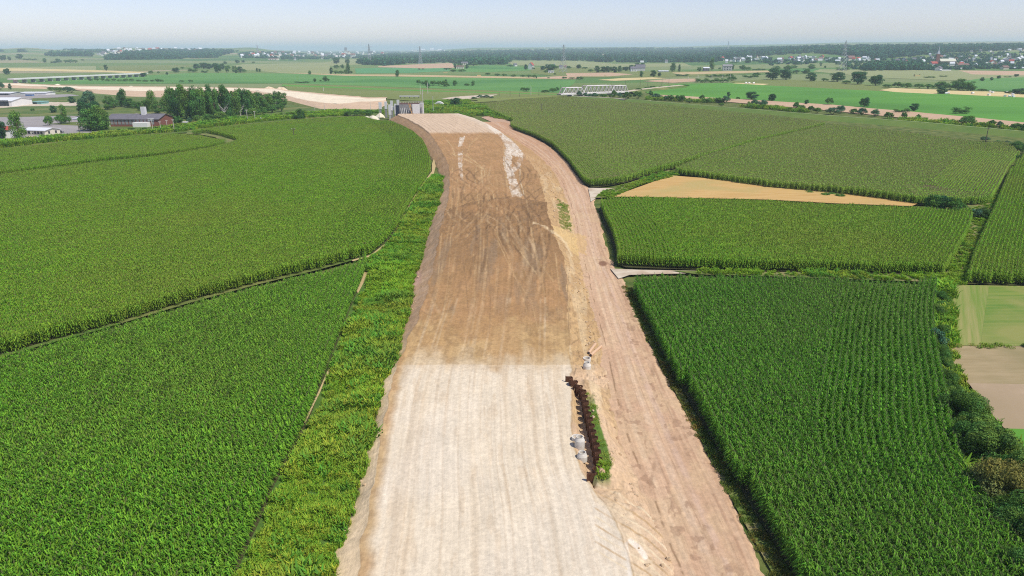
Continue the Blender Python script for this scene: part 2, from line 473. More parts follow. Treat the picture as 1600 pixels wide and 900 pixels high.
FIELDS = [
 ('ploughed_field', 'pale mauve bare field far off at the left edge', 'pink', [(-160,83),(76,83),(80,91),(50,93),(-160,94)]),
 ('meadow', 'pale green meadow strip under the far bare field on the left', 'green', [(-200,95),(60,93),(190,96),(150,100),(80,101),(-200,102)]),
 ('meadow', 'broad light green meadow on the far left with a lone tree', 'pale', [(-200,102),(80,101),(150,100),(150,110),(0,106),(-200,106)]),
 ('stubble_field', 'thin yellowish stubble strip on the far left', 'yellow', [(-200,107),(0,106.5),(48,107),(160,110),(230,112.5),(215,115),(160,112.5),(60,111),(0,110.5),(-200,111)]),
 ('crop_field', 'dull olive crop field left of the far tree clump', 'olive', [(150,100),(240,97),(300,97.5),(302,104),(260,108),(215,112),(160,109)]),
 ('crop_field', 'pale yellow-green crop field in the middle distance left of the double tree clump', 'pale', [(362,103),(400,97.5),(520,93),(600,92),(590,100),(515,103),(516,106),(455,109),(375,110)]),
 ('crop_field', 'narrow pale crop strip above the long green meadow', 'pale', [(400,110.5),(460,107.5),(520,106),(518,115),(560,118),(440,114.5)]),
 ('meadow', 'long bright green meadow across the middle distance', 'green', [(100,124),(230,118),(300,114),(450,115),(560,119),(700,121),(900,125.5),(880,146),(700,139),(560,134),(440,130),(240,130),(40,132)]),
 ('stubble_field', 'thin tan strip along the top of the long green meadow', 'tan', [(440,114),(560,116.5),(620,116.5),(900,121.5),(900,124),(620,119.5),(540,118.5)]),
 ('crop_field', 'blue-green crop strip below the dark forest in the middle', 'teal', [(555,107),(620,105.5),(700,106),(705,111),(640,114),(556,115)]),
 ('ploughed_field', 'pink bare field at the edge of the dark forest', 'pink', [(590,103.5),(640,101),(706,98.5),(712,106),(660,107),(592,105)]),
 ('meadow', 'green meadow right of the farmyard by the forest', 'green', [(706,107),(760,101.5),(830,105),(830,110),(760,113),(706,112)]),
 ('crop_field', 'olive crop field in front of the dark forest', 'pale', [(792,95.5),(905,95.5),(960,99.5),(1050,99),(1130,98.5),(1130,103),(1030,104.5),(905,106),(880,104),(800,101.5)]),
 ('crop_field', 'olive crop field with hedge lines behind the truss bridge', 'olive', [(830,106),(905,106),(980,112),(1050,111.5),(1200,110),(1200,112),(1150,117),(1040,121),(880,121),(830,114)]),
 ('stubble_field', 'reddish tan stubble field above the hedge behind the bridge', 'pink', [(884,114.5),(955,113.5),(990,116.5),(950,119.5),(886,119.5)]),
 ('stubble_field', 'tan strip behind the hedge left of the bridge', 'pink', [(838,120.8),(880,119),(910,120),(900,123.5),(850,123)]),
 ('stubble_field', 'yellow stubble field right above the truss bridge', 'yellow', [(934,125),(975,122),(1020,121),(1042,122.5),(1000,125),(960,126.5)]),
 ('ploughed_field', 'brownish bare field beside the railway line', 'pink', [(1005,127),(1050,123.5),(1092,123),(1086,127.5),(1050,129.5)]),
 ('crop_field', 'yellowish crop strip in front of the ruined grey house', 'tan', [(1050,113.5),(1130,111.5),(1200,110.5),(1202,113),(1130,115),(1060,117)]),
 ('meadow', 'green field behind the row of big round trees', 'green', [(1195,100),(1300,100),(1380,104),(1380,120),(1260,112),(1196,107)]),
 ('crop_field', 'broad pale green field below the town', 'pale', [(1290,105),(1420,105),(1500,108),(1700,108),(1700,130),(1600,124),(1480,126),(1380,122),(1270,112)]),
 ('stubble_field', 'tan strip in front of the town houses', 'pink', [(1495,109.5),(1560,109),(1700,110.5),(1700,117),(1600,118),(1520,116.5)]),
 ('meadow', 'light green meadow on the right behind the stubble', 'green', [(1472,134),(1530,123),(1600,121),(1750,124),(1750,146),(1600,144),(1520,141)]),
 ('crop_field', 'long olive strip above the vivid meadow', 'olive', [(1140,127.5),(1200,124),(1300,127),(1392,137),(1376,143),(1250,138),(1160,133)]),
 ('stubble_field', 'small yellow stubble patch on the vivid meadow edge', 'yellow', [(1128,131.5),(1150,129.8),(1202,131.5),(1190,134.2),(1140,133.5)]),
 ('meadow', 'vivid green meadow between the railway and the riverside shrubs', 'vivid', [(995,140),(1060,131.5),(1135,130),(1200,134),(1380,143),(1480,147),(1620,154),(1800,162),(1800,215),(1600,194),(1440,178),(1200,160),(1030,152)]),
 ('stubble_field', 'yellow stubble field dotted with bales left of the round shrub', 'yellow', [(1374,141.5),(1395,138),(1464,140.5),(1464,147.5),(1400,144.5)]),
 ('stubble_field', 'yellow stubble field dotted with bales at the right edge', 'yellow', [(1480,142),(1560,144),(1700,150),(1700,158),(1600,153),(1540,150.5),(1482,147.5)]),
 ('river_bank', 'tan dry river bank strip between shrubs and meadow', 'pink', [(1028,148.5),(1130,154),(1300,164.5),(1420,175),(1450,178),(1520,184),(1620,194),(1700,200),(1700,211),(1600,201.5),(1440,188),(1300,174),(1100,157),(1028,152)]),
 ('meadow', 'olive meadow strip behind the unfinished bridge', 'olive', [(440,131),(640,137.5),(880,146),(880,152),(740,161),(640,158),(560,151),(450,142)]),
 ('meadow', 'darker green band across the olive meadow', 'vivid', [(440,132.5),(620,140),(880,148),(880,149),(620,142),(440,135)]),
 ('scrub_ground', 'rough green ground around the works yard on the left', 'scrub', [(-250,160),(60,151),(150,150),(300,154),(420,160),(500,171),(590,172),(600,185),(560,186),(400,196),(295,208),(100,226),(0,236),(-250,262)]),
]
for i, (nm, lb, mk, poly) in enumerate(FIELDS):
    sheet(nm, lb, wob(px_world(poly), 30, 1.5, i), FM[mk])

# paved / dirt places
YARD = [
 ('yard', 'grey gravel yard around the works buildings', 'grey', [(-200,186),(30,184),(110,182),(185,184),(214,178),(228,186),(190,191),(110,192),(72,195),(150,199),(160,206),(92,215),(-200,222)], 'yard'),
 ('yard', 'pale paved yard around the white warehouse', 'track', [(-200,176),(0,170),(36,167),(130,166),(128,161),(60,160),(34,163),(-200,172)], 'yard'),
 ('yard', 'pale paved yard by the far sheds', 'grey', [(-200,152),(0,150),(110,148),(124,150),(90,153),(0,156),(-200,160)], 'yard'),
 ('dirt_track', 'white dirt spur between corn fields near the middle of the works road', 'track', [(918,296),(958,296.5),(948,303),(932,310),(922,318)], 'track'),
 ('dirt_track', 'white dirt spur leading right between the corn fields', 'track', [(955,424),(1000,426),(1095,427.5),(1098,431),(1040,432.5),(985,434),(968,440)], 'track'),
 ('dirt_track', 'pale concrete ramp over the levee', 'track', [(976,165.2),(1012,158),(1018,158),(988,165.2)], 'track'),
 ('road', 'white road ramp behind the unfinished bridge', 'track', [(690,155),(705,152.5),(755,149),(778,148.5),(768,151.5),(720,157)], 'road'),
 ('dirt_track', 'tan foot track along the left corn edge', 'tan', [(677,250),(680,262),(677,274),(664,292),(654,309),(642,327),(631,347),(625,357),(622,357),(629,343),(640,321),(652,303),(662,286),(674,270),(674,258)], 'track'),
 ('dirt_track', 'short tan bare patch beside the left corn corner', 'tan', [(571,430),(577,430),(570,447),(561,464),(559,460),(566,444)], 'track'),
 ('dirt_track', 'faint tan track between the two left corn fields', 'tan', [(548,411.5),(580,402),(602,385),(606,385),(584,404),(551,413.2)], 'track'),
 ('dirt_track', 'tan bare edge along the lower left corn', 'tan', [(520,568),(522,567),(514,590),(506,606),(500,622),(491,641),(485,655),(478,670),(476,670),(484,650),(492,633),(499,617),(506,600),(512,586)], 'track'),
]
for i, (nm, lb, mk, poly, cat) in enumerate(YARD):
    sheet(nm, lb, wob(px_world(poly), 1.5, 0.4 if cat == 'track' else 0.25, 40 + i), FM[mk], z=0.46 + 0.01 * i if i < 3 or i == 6 else 0.47 + 0.01 * i, cat=cat)

# plots at the right edge
plot_stripe = pmat('mown_stripes', (0.15, 0.23, 0.035), (0.30, 0.28, 0.10), 0.5, stretch=(3.0, 0.08, 1), rot=0.52, bump=0.2)
plot_green = pmat('mown_green', (0.09, 0.19, 0.025), (0.20, 0.25, 0.05), 0.5, stretch=(0.10, 2.0, 1), rot=-0.02, bump=0.2, c3=(0.24, 0.25, 0.07), scale2=0.1)
RP = [
 ('crop_field', 'green and yellow striped mown plot at the right edge', plot_stripe, [(1486,449.5),(1800,455),(1900,548),(1484,545)]),
 ('crop_field', 'plain green mown plot at the right edge', plot_green, [(1545,452),(1800,456),(1900,546),(1536,543)]),
 ('ploughed_field', 'bare brown harrowed plot at the right edge', pmat('harrowed_soil', (0.29, 0.225, 0.115), (0.36, 0.28, 0.155), 0.9, bump=0.4, c3=(0.25, 0.21, 0.10), scale2=0.08, stretch=(0.2, 1.5, 1)), [(1482,546),(1900,549),(1980,610),(1512,605),(1488,580)]),
 ('ploughed_field', 'pinkish bare plot beside the right hedge', pmat('harrowed_soil_pink', (0.37, 0.275, 0.18), (0.44, 0.33, 0.22), 0.9, bump=0.4, c3=(0.33, 0.25, 0.15), scale2=0.06), [(1512,604),(1980,611),(2050,690),(1567,676),(1536,640)]),
 ('meadow', 'green grass below the bare plot at the right edge', FM['vivid'], [(1560,676),(2050,690),(2200,800),(1620,800)]),
 ('verge', 'grassy lane between the corn fields on the right', FM['verge'], [(1465,448),(1490,405),(1515,355),(1512,330),(1450,316),(1470,300),(1560,300),(1560,330),(1520,400),(1508,449),(1484,452)]),
 ('verge', 'green grass verge beside the pale straw triangle', FM['verge'], [(930,312),(948,300),(985,290),(1045,268),(1062,276),(1000,292),(958,312)]),
 ('verge', 'thin green grass line between the two left corn fields', FM['scrub'], [(-300,655),(0,565),(75,542),(150,522),(300,477),(400,450),(500,426),(552,411.5),(556,408),(500,421.5),(400,446),(300,473),(150,518),(75,538),(0,560),(-300,649)]),
 ('verge', 'green turning track between the small and the broad left corn field', FM['verge'], [(293,208),(318,208),(345,213),(373,221),(376,227),(362,232),(348,231),(352,224),(336,216),(312,212),(290,211)]),
 ('verge', 'weedy strip above the middle right corn field', FM['verge'], [(1250,299),(1300,303),(1345,310),(1335,312),(1262,301)]),
 ('stubble_field', 'golden triangle of cut straw between the corn fields', pmat('straw', (0.47, 0.29, 0.095), (0.57, 0.38, 0.15), 0.35, stretch=(0.25, 2.5, 1), rot=-0.12, c3=(0.44, 0.33, 0.12), scale2=0.06), [(955,311),(1048,277),(1100,281),(1200,291.5),(1300,303),(1370,311),(1435,321),(1425,325.5),(1300,321),(1200,315.5),(1000,311)]),
 ('verge', 'grassy track between the two right corn fields', FM['verge'], [(1050,427),(1200,429),(1330,431),(1480,436),(1480,446),(1200,436),(1090,433)]),
]
for i, (nm, lb, mt, poly) in enumerate(RP):
    sheet(nm, lb, wob(px_world(poly), 8, 0.3, 60 + i), mt, z=0.5 + 0.012 * i)

# ================================================================== EMBANKMENT (new road under construction)
H_PY = [178, 190, 213, 250, 300, 350, 440, 560, 700, 900, 1100]
H_H = [3.6, 3.5, 3.2, 2.7, 2.4, 2.5, 2.1, 1.2, 1.1, 1.3, 1.5]
def hh(py): return float(np.interp(py, H_PY, H_H))
toeL = [(470,1010),(515,900),(538,820),(558,750),(576,680),(588,610),(610,560),(630,500),(641,440),(655,400),(667,360),(679,330),(685,300),(688,283),(681,261),(672,244),(666,232),(655,219),(640,206),(622,195),(606,187.5),(602,184)]
topL = [(520,1010),(556,900),(576,800),(588,720),(602,640),(626,555),(650,505),(668,455),(680,405),(690,360),(697,330),(702,300),(703,276),(702,261),(696,246),(687,230),(676,214),(668,206),(655,196.5),(638,187),(621,180)]
topR = [(1010,1010),(992,900),(976,840),(950,790),(925,755),(905,725),(895,690),(897,640),(893,585),(891,540),(889,500),(885,432),(880,402),(868,375),(857,345),(855,321),(849,302),(844,276),(834,259),(822,245),(812,232),(800,219),(786,209),(762,194.6),(740,185),(715,177.5)]
toeR = [(1085,1010),(1060,900),(1035,840),(1005,780),(985,735),(968,690),(957,640),(948,585),(936,520),(926,480),(912,425),(906,400),(902,380),(897,350),(889,320),(880,296),(870,274),(860,262),(845,246),(827,232),(806,219),(778,204),(750,191),(735,185)]
wallp = [(887,587),(896,595),(905,602),(912,612),(915,625),(918,640),(922,655),(926,670),(931,690),(934,705),(937,720),(935,728),(928,738),(921,744)]
def wl(pl, hf):
    out = [P(p[0], p[1], hf(p[1])) for p in pl]
    out = sorted(out, key=lambda q: q[1]); return np.array(out)
TL = wl(toeL, lambda y: 0.05); ML = wl(topL, hh); MR = wl(topR, hh); TR = wl(toeR, lambda y: 0.25)
WALLH = 1.9
WP = np.array([P(p[0], p[1], WALLH) for p in wallp]); WPs = WP[np.argsort(WP[:, 1])]
Y_END = float(P(621, 178.5, 3.6)[1])
def at(A, y, c=0): return np.interp(y, A[:, 1], A[:, c])
def smooth_at(A, y, c=0, w=2.5):
    return (at(A, y - w, c) + 2 * at(A, y, c) + at(A, y + w, c)) / 4
ys = [44.0]
while ys[-1] < Y_END: ys.append(ys[-1] + max(0.10, ys[-1] ** 2 / 29440.0 * 0.75))
ys = np.array(ys); ys[-1] = Y_END
w_in = sstep(WPs[0, 1] - 1.0, WPs[0, 1] + 0.3, ys) * (1 - sstep(WPs[-1, 1] - 1.5, WPs[-1, 1] + 0.5, ys))
xTL = smooth_at(TL, ys); xML = smooth_at(ML, ys); xMR = smooth_at(MR, ys); xTR = smooth_at(TR, ys)
ww = np.clip(ys / 60, 0.8, 3)
xTL = xTL + (fbm(ys * 0.25, ys * 0 + 3, 5) - 0.5) * 1.6; xML = xML + (fbm(ys * 0.3, ys * 0 + 9, 6) - 0.5) * 0.9
xMR = xMR + (fbm(ys * 0.3, ys * 0 + 1, 7) - 0.5) * 0.9; xTR = xTR + (fbm(ys * 0.25, ys * 0 + 2, 8) - 0.5) * 1.0
zT = smooth_at(ML, ys, 2, 4)
xW = np.interp(ys, WPs[:, 1], WPs[:, 0]); xW = np.where(w_in > 0.001, xW, xMR + (xTR - xMR) * 0.5)
xW = np.minimum(np.maximum(xW, xMR + 0.3), xTR - 0.5)
cols = []; NL, NT, NA, NB = 26, 210, 36, 60
for t in np.linspace(0, 1, NL, endpoint=False): cols.append((xTL + (xML - xTL) * t, 0.05 + (zT - 0.05) * t ** 0.9, 0, t))
for t in np.linspace(0, 1, NT, endpoint=False): cols.append((xML + (xMR - xML) * t, zT + 0 * t, 1, t))
lin = lambda x: zT + (0.25 - zT) * np.clip((x - xMR) / (xTR - xMR), 0, 1)
for t in np.linspace(0, 1, NA, endpoint=False):
    x = xMR + (xW - xMR - 0.12) * t
    zp = zT + (np.interp(ys, [62, 85], [0.15, 0.85]) - zT) * sstep(0.0, 0.55, np.full_like(ys, t))
    cols.append((x, lin(x) * (1 - w_in) + zp * w_in, 2, t))
for t in np.linspace(0, 1, NB):
    x = xW + 0.12 + (xTR - xW - 0.12) * t
    zp = 0.25 + (WALLH - 0.1 - 0.25) * (1 - sstep(0.25, 1.0, np.full_like(ys, t)))
    cols.append((x, lin(x) * (1 - w_in) + zp * w_in, 3, t))
EX = np.stack([c[0] for c in cols], 1); EZ = np.stack([c[1] for c in cols], 1)
EY = np.repeat(ys[:, None], EX.shape[1], 1)
ES = np.array([c[2] for c in cols])[None, :].repeat(len(ys), 0); ET = np.array([c[3] for c in cols])[None, :].repeat(len(ys), 0)
pu, pv = proj(np.stack([EX, EY, EZ], -1).reshape(-1, 3)); pu = pu.reshape(EX.shape); pv = pv.reshape(EX.shape)
top = ES == 1
# relief: rough slopes, smooth running surface, the fresh fill layer ends in a lip
n_f = fbm(EX * 1.2, EY * 0.9, 11); n_c = fbm(EX * 0.35, EY * 0.25, 12); n_s = fbm(EX * 2.5, EY * 2.2, 13, 3)
ero = np.abs(fbm(EY * 0.9, EX * 0.12, 21, 3) - 0.5) * 2
edge = np.minimum(ET, 1 - ET)
EZ = EZ + np.where(top, (n_c - 0.5) * 0.10 + (n_f - 0.5) * 0.035, 0)
EZ = EZ + np.where(ES == 0, ((n_f - 0.5) * 0.25 * sstep(0, 0.15, edge) - ero * 0.18 * sstep(0, 0.2, edge)) * (0.4 + 0.6 * sstep(90, 140, EY)), 0)
rough = sstep(0, 0.1, ET) if True else 0
EZ = EZ + np.where(ES >= 2, ((n_f - 0.5) * 0.55 + (n_s - 0.5) * 0.35) * np.where(ES == 2, sstep(0, 0.2, ET), 1 - sstep(0.85, 1, ET)) * (0.35 + 0.65 * sstep(60, 75, EY)), 0)
heap = sstep(48, 8, np.hypot((pu - 985) * 0.9, (pv - 770))) * (ES >= 2)
EZ = EZ + heap * (0.25 + 1.0 * (fbm(EX * 0.9, EY * 0.9, 31) - 0.35)) * 0.9
lipw = (fbm(EX * 0.25, EY * 0.1, 33) - 0.5) * 16
lipw = lipw + 14 * np.clip((800 - pu) / 100, 0, 1.2) ** 1.5 + 6 * np.clip((pu - 815) / 40, 0, 1)
lip = sstep(-2.5, 2.5, (pv - (314 + lipw))) * (1 - sstep(40, 130, pv - 316))
EZ = EZ + np.where(ES <= 1, lip * 0.75 * (0.7 + 0.6 * n_c) * np.where(ES == 0, ET, 1), 0) + np.where(ES >= 2, lip * 0.6 * np.where(ES == 2, 1 - ET * 0.6, 0.4 * (1 - ET)), 0)
lay = sstep(-1.2, 1.2, (208.5 + (n_c - 0.5) * 4 - pv)) * top
EZ = EZ + lay * 0.35
EZ = EZ + top * sstep(310, 325, pv) * (1 - sstep(365, 400, pv)) * ((n_f - 0.5) * 0.5 + (fbm(EX * 0.5, EY * 0.5, 15) - 0.5) * 0.7)

# albedo: sand, fill, ruts, spilled lime
W = np.stack([pu, pv], -1)
wu = (fbm(EX * 0.5, EY * 0.3, 41) - 0.5); wv = (fbm(EX * 0.4, EY * 0.25, 42) - 0.5)
def blend(C, m_, c):
    m_ = np.clip(m_, 0, 1)[..., None]; return C * (1 - m_) + np.array(c) * m_
C = np.zeros(EX.shape + (3,)) + np.array((0.40, 0.25, 0.125))
BR = (0.355, 0.215, 0.105); TAN = (0.52, 0.37, 0.19); WHITE = (0.66, 0.565, 0.42); PINK = (0.55, 0.38, 0.26); GREYB = (0.27, 0.20, 0.135)
C = blend(C, sstep(0.42, 0.62, n_c), (0.44, 0.27, 0.14))
C = blend(C, sstep(270, 200, pv) * 0.5, (0.47, 0.29, 0.15))
zone_dark = sstep(311, 317, pv - lipw) * (1 - sstep(380, 470, pv))
C = blend(C, zone_dark * 0.85, (0.30, 0.185, 0.095)); C = blend(C, sstep(312, 318, pv - lipw) * (1 - sstep(322, 345, pv - lipw)) * (0.4 + 0.6 * sstep(0.4, 0.6, n_f)), (0.24, 0.15, 0.08))  # dark fill; the lip's shading is also painted into this colour
# grey damp streaks
st = fbm(EX * 0.55, EY * 0.06, 51); C = blend(C, sstep(0.52, 0.66, st) * sstep(330, 360, pv) * (1 - sstep(470, 520, pv)) * 0.65, GREYB)
# sandy transition, white capped surface
tr_ = sstep(490, 520, pv + wu * 60) ; C = blend(C, tr_ * 0.8, TAN)
C = blend(C, sstep(0.45, 0.7, fbm(EX * 0.3, EY * 0.15, 52)) * sstep(480, 500, pv) * (1 - sstep(545, 580, pv)) * 0.7, (0.42, 0.27, 0.13))
wh = sstep(542, 590, pv + wu * 40 + (fbm(EX * 1.3, EY * 0.12, 57) - 0.5) * 20) * top * sstep(0.012, 0.07, ET + wv * 0.03) * (1 - sstep(0.985, 1.0, ET + wv * 0.015))
C = blend(C, wh, WHITE)
XS = (EX - smooth_at(ML, EY, 0, 9.0)) / (smooth_at(MR, EY, 0, 16.0) - smooth_at(ML, EY, 0, 9.0)) * 22
C = blend(C, wh * sstep(0.45, 0.7, fbm(XS * 0.8, EY * 0.02, 53)) * 0.28, (0.56, 0.43, 0.27))
C = blend(C, wh * sstep(0.55, 0.72, fbm(XS * 3.2, EY * 0.035, 58, 3)) * 0.40, (0.50, 0.385, 0.255))
C = blend(C, wh * sstep(0.62, 0.74, fbm(XS * 1.6, EY * 0.25, 59, 3)) * 0.30, (0.50, 0.37, 0.23))
C = blend(C, wh * sstep(0.5, 0.7, fbm(EX * 0.12, EY * 0.06, 54)) * 0.35, (0.66, 0.585, 0.47))
# far finished layer: pinkish white with long joints
fl = lay; C = blend(C, fl, (0.62, 0.49, 0.37))
j = np.abs(((ET * 17 + (n_c - 0.5) * 0.5) % 1.0) - 0.5) * 2
C = blend(C, fl * sstep(0.72, 0.95, j) * (0.3 + 0.7 * sstep(0.35, 0.6, n_f)) * 0.75, (0.40, 0.28, 0.20))
C = blend(C, fl * sstep(0.8, 1.0, ET) * 0.6, (0.72, 0.64, 0.54))
# lime spills
def spill(poly, k=1.0, amp=7, thr=0.42):
    s_ = pip(pu + wu * amp, pv + wv * amp, poly)
    return s_ * (0.25 + 0.75 * sstep(thr, thr + 0.15, fbm(EX * 0.7, EY * 0.22, 61))) * k * (0.6 + 0.4 * sstep(0.35, 0.6, n_s))
LIME = (0.74, 0.68, 0.60)
C = blend(C, spill([(760,194),(792,205),(806,222),(818,238),(816,246),(802,244),(792,232),(782,214),(766,204)], 1.0, 4, 0.2) * (ES <= 2), LIME)
C = blend(C, spill([(718,215),(727,212),(722,228),(716,229)], 1.0, 2, 0.2), LIME)
C = blend(C, spill([(715,236),(723,236),(722,262),(724,282),(720,280),(716,262)], 0.9, 3), LIME)
C = blend(C, spill([(789,232),(800,232),(800,262),(810,290),(817,306),(800,314),(796,290),(790,268),(786,256)], 0.95, 5, 0.36), LIME)
C = blend(C, spill([(812,240),(820,243),(812,262),(802,270),(800,264),(809,250)], 0.7, 5), LIME)
# slopes
sl0 = (ES == 0)
C = blend(C, sl0 * 1.0, (0.48, 0.33, 0.21)); C = blend(C, sl0 * sstep(0.45, 0.6, fbm(EY * 1.1, EX * 0.25, 71)) * 0.6, (0.55, 0.40, 0.28))
C = blend(C, sl0 * sstep(0.05, 0.25, ET) * sstep(285, 265, pv) * 0.5, (0.48, 0.30, 0.16))
C = blend(C, sl0 * sstep(0.93, 1.0, ET) * 0.5, (0.26, 0.16, 0.09))
C = blend(C, sl0 * sstep(500, 560, pv) * 0.9, (0.72, 0.56, 0.35))
C = blend(C, sl0 * sstep(16, 6, np.hypot(pu - 646, (pv - 432) * 0.8)), (0.55, 0.36, 0.30))
C = blend(C, sl0 * sstep(0.16, 0.0, ET + wv * 0.25) * 0.6, (0.10, 0.13, 0.03))
slr = (ES >= 2)
C = blend(C, slr * 1.0, (0.50, 0.35, 0.19)); C = blend(C, slr * sstep(0.45, 0.65, n_f) * 0.55, (0.38, 0.25, 0.14))
C = blend(C, slr * sstep(0.5, 0.66, fbm(EX * 0.8, EY * 0.1, 72)) * 0.5, (0.62, 0.50, 0.33))
C = blend(C, slr * sstep(560, 600, pv) * sstep(0.35, 0.6, fbm(EX * 0.25, EY * 0.12, 73)) * 0.6, (0.60, 0.43, 0.29))
C = blend(C, slr * sstep(300, 240, pv) * 0.7, (0.43, 0.27, 0.14))
C = blend(C, (ES == 2) * sstep(760, 800, pv) * 0.6, (0.62, 0.50, 0.34))
# weeds on the right slope and behind the pile wall
wd = (ES == 3) * sstep(0.33, 0.26, ET + wv * 0.12) * w_in[:, None] * sstep(608, 640, pv)
C = blend(C, wd, (0.10, 0.17, 0.03))
wd2 = slr * pip(pu + wu * 6, pv + wv * 10, [(868,318),(887,320),(893,362),(878,362)]) * sstep(0.4, 0.5, n_f)
C = blend(C, wd2, (0.20, 0.20, 0.06))
# pale ramp down to the works road
C = blend(C, slr * pip(pu + wu * 5, pv + wv * 5, [(850,352),(880,360),(905,370),(905,400),(893,392),(876,374),(846,362)]) * 0.8, (0.60, 0.44, 0.22))
C = blend(C, sstep(4.0, 1.0, dist_line(pu, pv, [(834,354),(850,360),(872,371),(884,382),(893,400)]) + n_f * 1.5) * 0.8, (0.68, 0.55, 0.36))
# truck tracks (pixel-measured on the surface): light = dusty, dark = damp ruts
def track(line, w, c, k, gap=None):
    global C
    xs = [p[0] for p in line]; ysn = [p[1] for p in line]
    bb = (pu > min(xs) - 12) & (pu < max(xs) + 12) & (pv > min(ysn) - 12) & (pv < max(ysn) + 12)
    if not bb.any(): return
    d = np.full(pu.shape, 99.0); d[bb] = dist_line(pu[bb] + (n_f[bb] - 0.5) * 1.2, pv[bb], line) * 1.15
    brk = 0.55 + 0.45 * sstep(0.38, 0.55, fbm(EX * 0.8, EY * 0.12, 81))
    C = blend(C, sstep(w, w * 0.4, d) * k * brk, c)
LT = (0.55, 0.40, 0.22); DK = (0.22, 0.145, 0.085)
for ln, w_, c_, k_ in [
 ([(690,210),(706,228),(712,245)], 1.2, LT, .8), ([(706,240),(730,250),(752,262),(754,285),(770,300),(773,318)], 1.3, LT, .9),
 ([(724,240),(742,252),(757,265),(758,282),(760,300),(764,320)], 1.2, LT, .8), ([(750,212),(735,225),(728,245),(722,262)], 1.2, LT, .6),
 ([(745,258),(742,280),(746,300),(748,330)], 1.2, LT, .7), ([(707,262),(707,300),(706,330)], 1.2, LT, .6), ([(715,280),(716,310),(714,340)], 1.2, LT, .5),
 ([(787,222),(789,262),(794,300)], 1.2, LT, .8), ([(813,262),(812,280),(818,300),(819,306)], 1.4, (0.62,0.5,0.34), .9),
 ([(820,245),(836,262),(850,275)], 1.2, LT, .5), ([(840,272),(850,300)], 1.2, LT, .5),
 ([(722,398),(728,440),(732,490)], 1.6, DK, .5), ([(750,395),(754,430),(752,470)], 1.4, DK, .6), ([(760,398),(765,440),(766,470),(765,520)], 1.3, DK, .7),
 ([(806,376),(815,388)], 1.3, DK, .7), ([(812,374),(820,386)], 1.3, DK, .6), ([(770,360),(790,395),(812,450),(824,490)], 1.3, LT, .5),
 ([(778,380),(802,430),(830,470),(842,520)], 1.3, LT, .6), ([(800,380),(832,420),(848,440),(856,500)], 1.6, LT, .6), ([(820,390),(850,420),(865,440)], 1.4, LT, .5),
 ([(740,400),(742,460),(738,530)], 1.6, LT, .5), ([(690,370),(684,440),(660,520)], 1.8, LT, .45), ([(705,370),(700,440),(688,520)], 1.5, LT, .4),
 ([(868,400),(874,450),(872,500)], 1.6, LT, .5), ([(886,440),(888,500),(890,540)], 1.2, DK, .5), ([(838,420),(846,424)], 2.6, DK, .8), ([(806,428),(812,436)], 4, (0.19,.13,.06), .8), ([(818,424),(822,436)], 3, (0.19,.13,.06), .8),
 ([(832,412),(836,422)], 2, DK, .8), ([(712,360),(740,372),(790,368),(830,366)], 2.4, DK, .35), ([(700,342),(740,346),(800,344)], 2.0, DK, .35),
 ([(726,345),(780,340),(830,325),(850,322)], 1.6, DK, .4), ([(760,316),(790,318),(816,316)], 2.0, DK, .6)]:
    track(ln, w_, c_, k_)
# many parallel wheel lines along the carriageway
ETs = (EX - smooth_at(ML, EY, 0, 9.0)) / (smooth_at(MR, EY, 0, 16.0) - smooth_at(ML, EY, 0, 9.0))
for kk in range(46):
    t0 = rng.uniform(0.04, 0.96); a0, a1 = sorted(rng.uniform(60, 250, 2)); amp = rng.uniform(-0.02, 0.02)
    tt = t0 + amp * np.sin(EY / rng.uniform(50, 120) + rng.uniform(0, 6)); wdt = 0.16 / 24
    dd = np.abs(ETs - tt); mm_ = top * sstep(wdt * 1.6, wdt * 0.5, dd) * sstep(a0, a0 + 12, EY) * (1 - sstep(a1 - 12, a1, EY))
    near = sstep(118, 100, EY)
    col = np.where(near[..., None] > 0.5, np.array((0.60, 0.49, 0.34)), np.array(LT if kk % 3 else DK))
    kf = mm_ * (0.30 * near + (1 - near) * 0.35) * (0.4 + 0.6 * sstep(0.4, 0.6, n_c))
    C = C * (1 - kf[..., None]) + col * kf[..., None]
# crossing and turning lorry tracks, in pairs, over the fresh fill
for kk in range(34):
    y0_ = rng.uniform(92, 215); ln_ = rng.uniform(18, 60); s0_ = rng.uniform(0.1, 0.9); dr = rng.normal(0, 0.16); cv = rng.normal(0, 0.10)
    q_ = np.clip((EY - y0_) / ln_, 0, 1); tt = s0_ + dr * q_ + cv * np.sin(q_ * 3.1)
    dk_ = kk % 3 != 0
    for off in (-0.043, 0.043):
        dd = np.abs(ETs - tt - off) * 24
        mm_ = top * sstep(0.42, 0.12, dd) * sstep(0, 0.12, q_) * (1 - sstep(0.85, 1, q_)) * (EY > y0_) * (EY < y0_ + ln_) * (1 - wh) * (1 - fl)
        br_ = 0.35 + 0.65 * sstep(0.36, 0.56, fbm(EX * 0.7, EY * 0.3, 700 + kk, 3))
        C = blend(C, mm_ * br_ * (0.65 if dk_ else 0.38), (0.185, 0.115, 0.065) if dk_ else (0.58, 0.43, 0.26))
        EZ = EZ - mm_ * 0.05
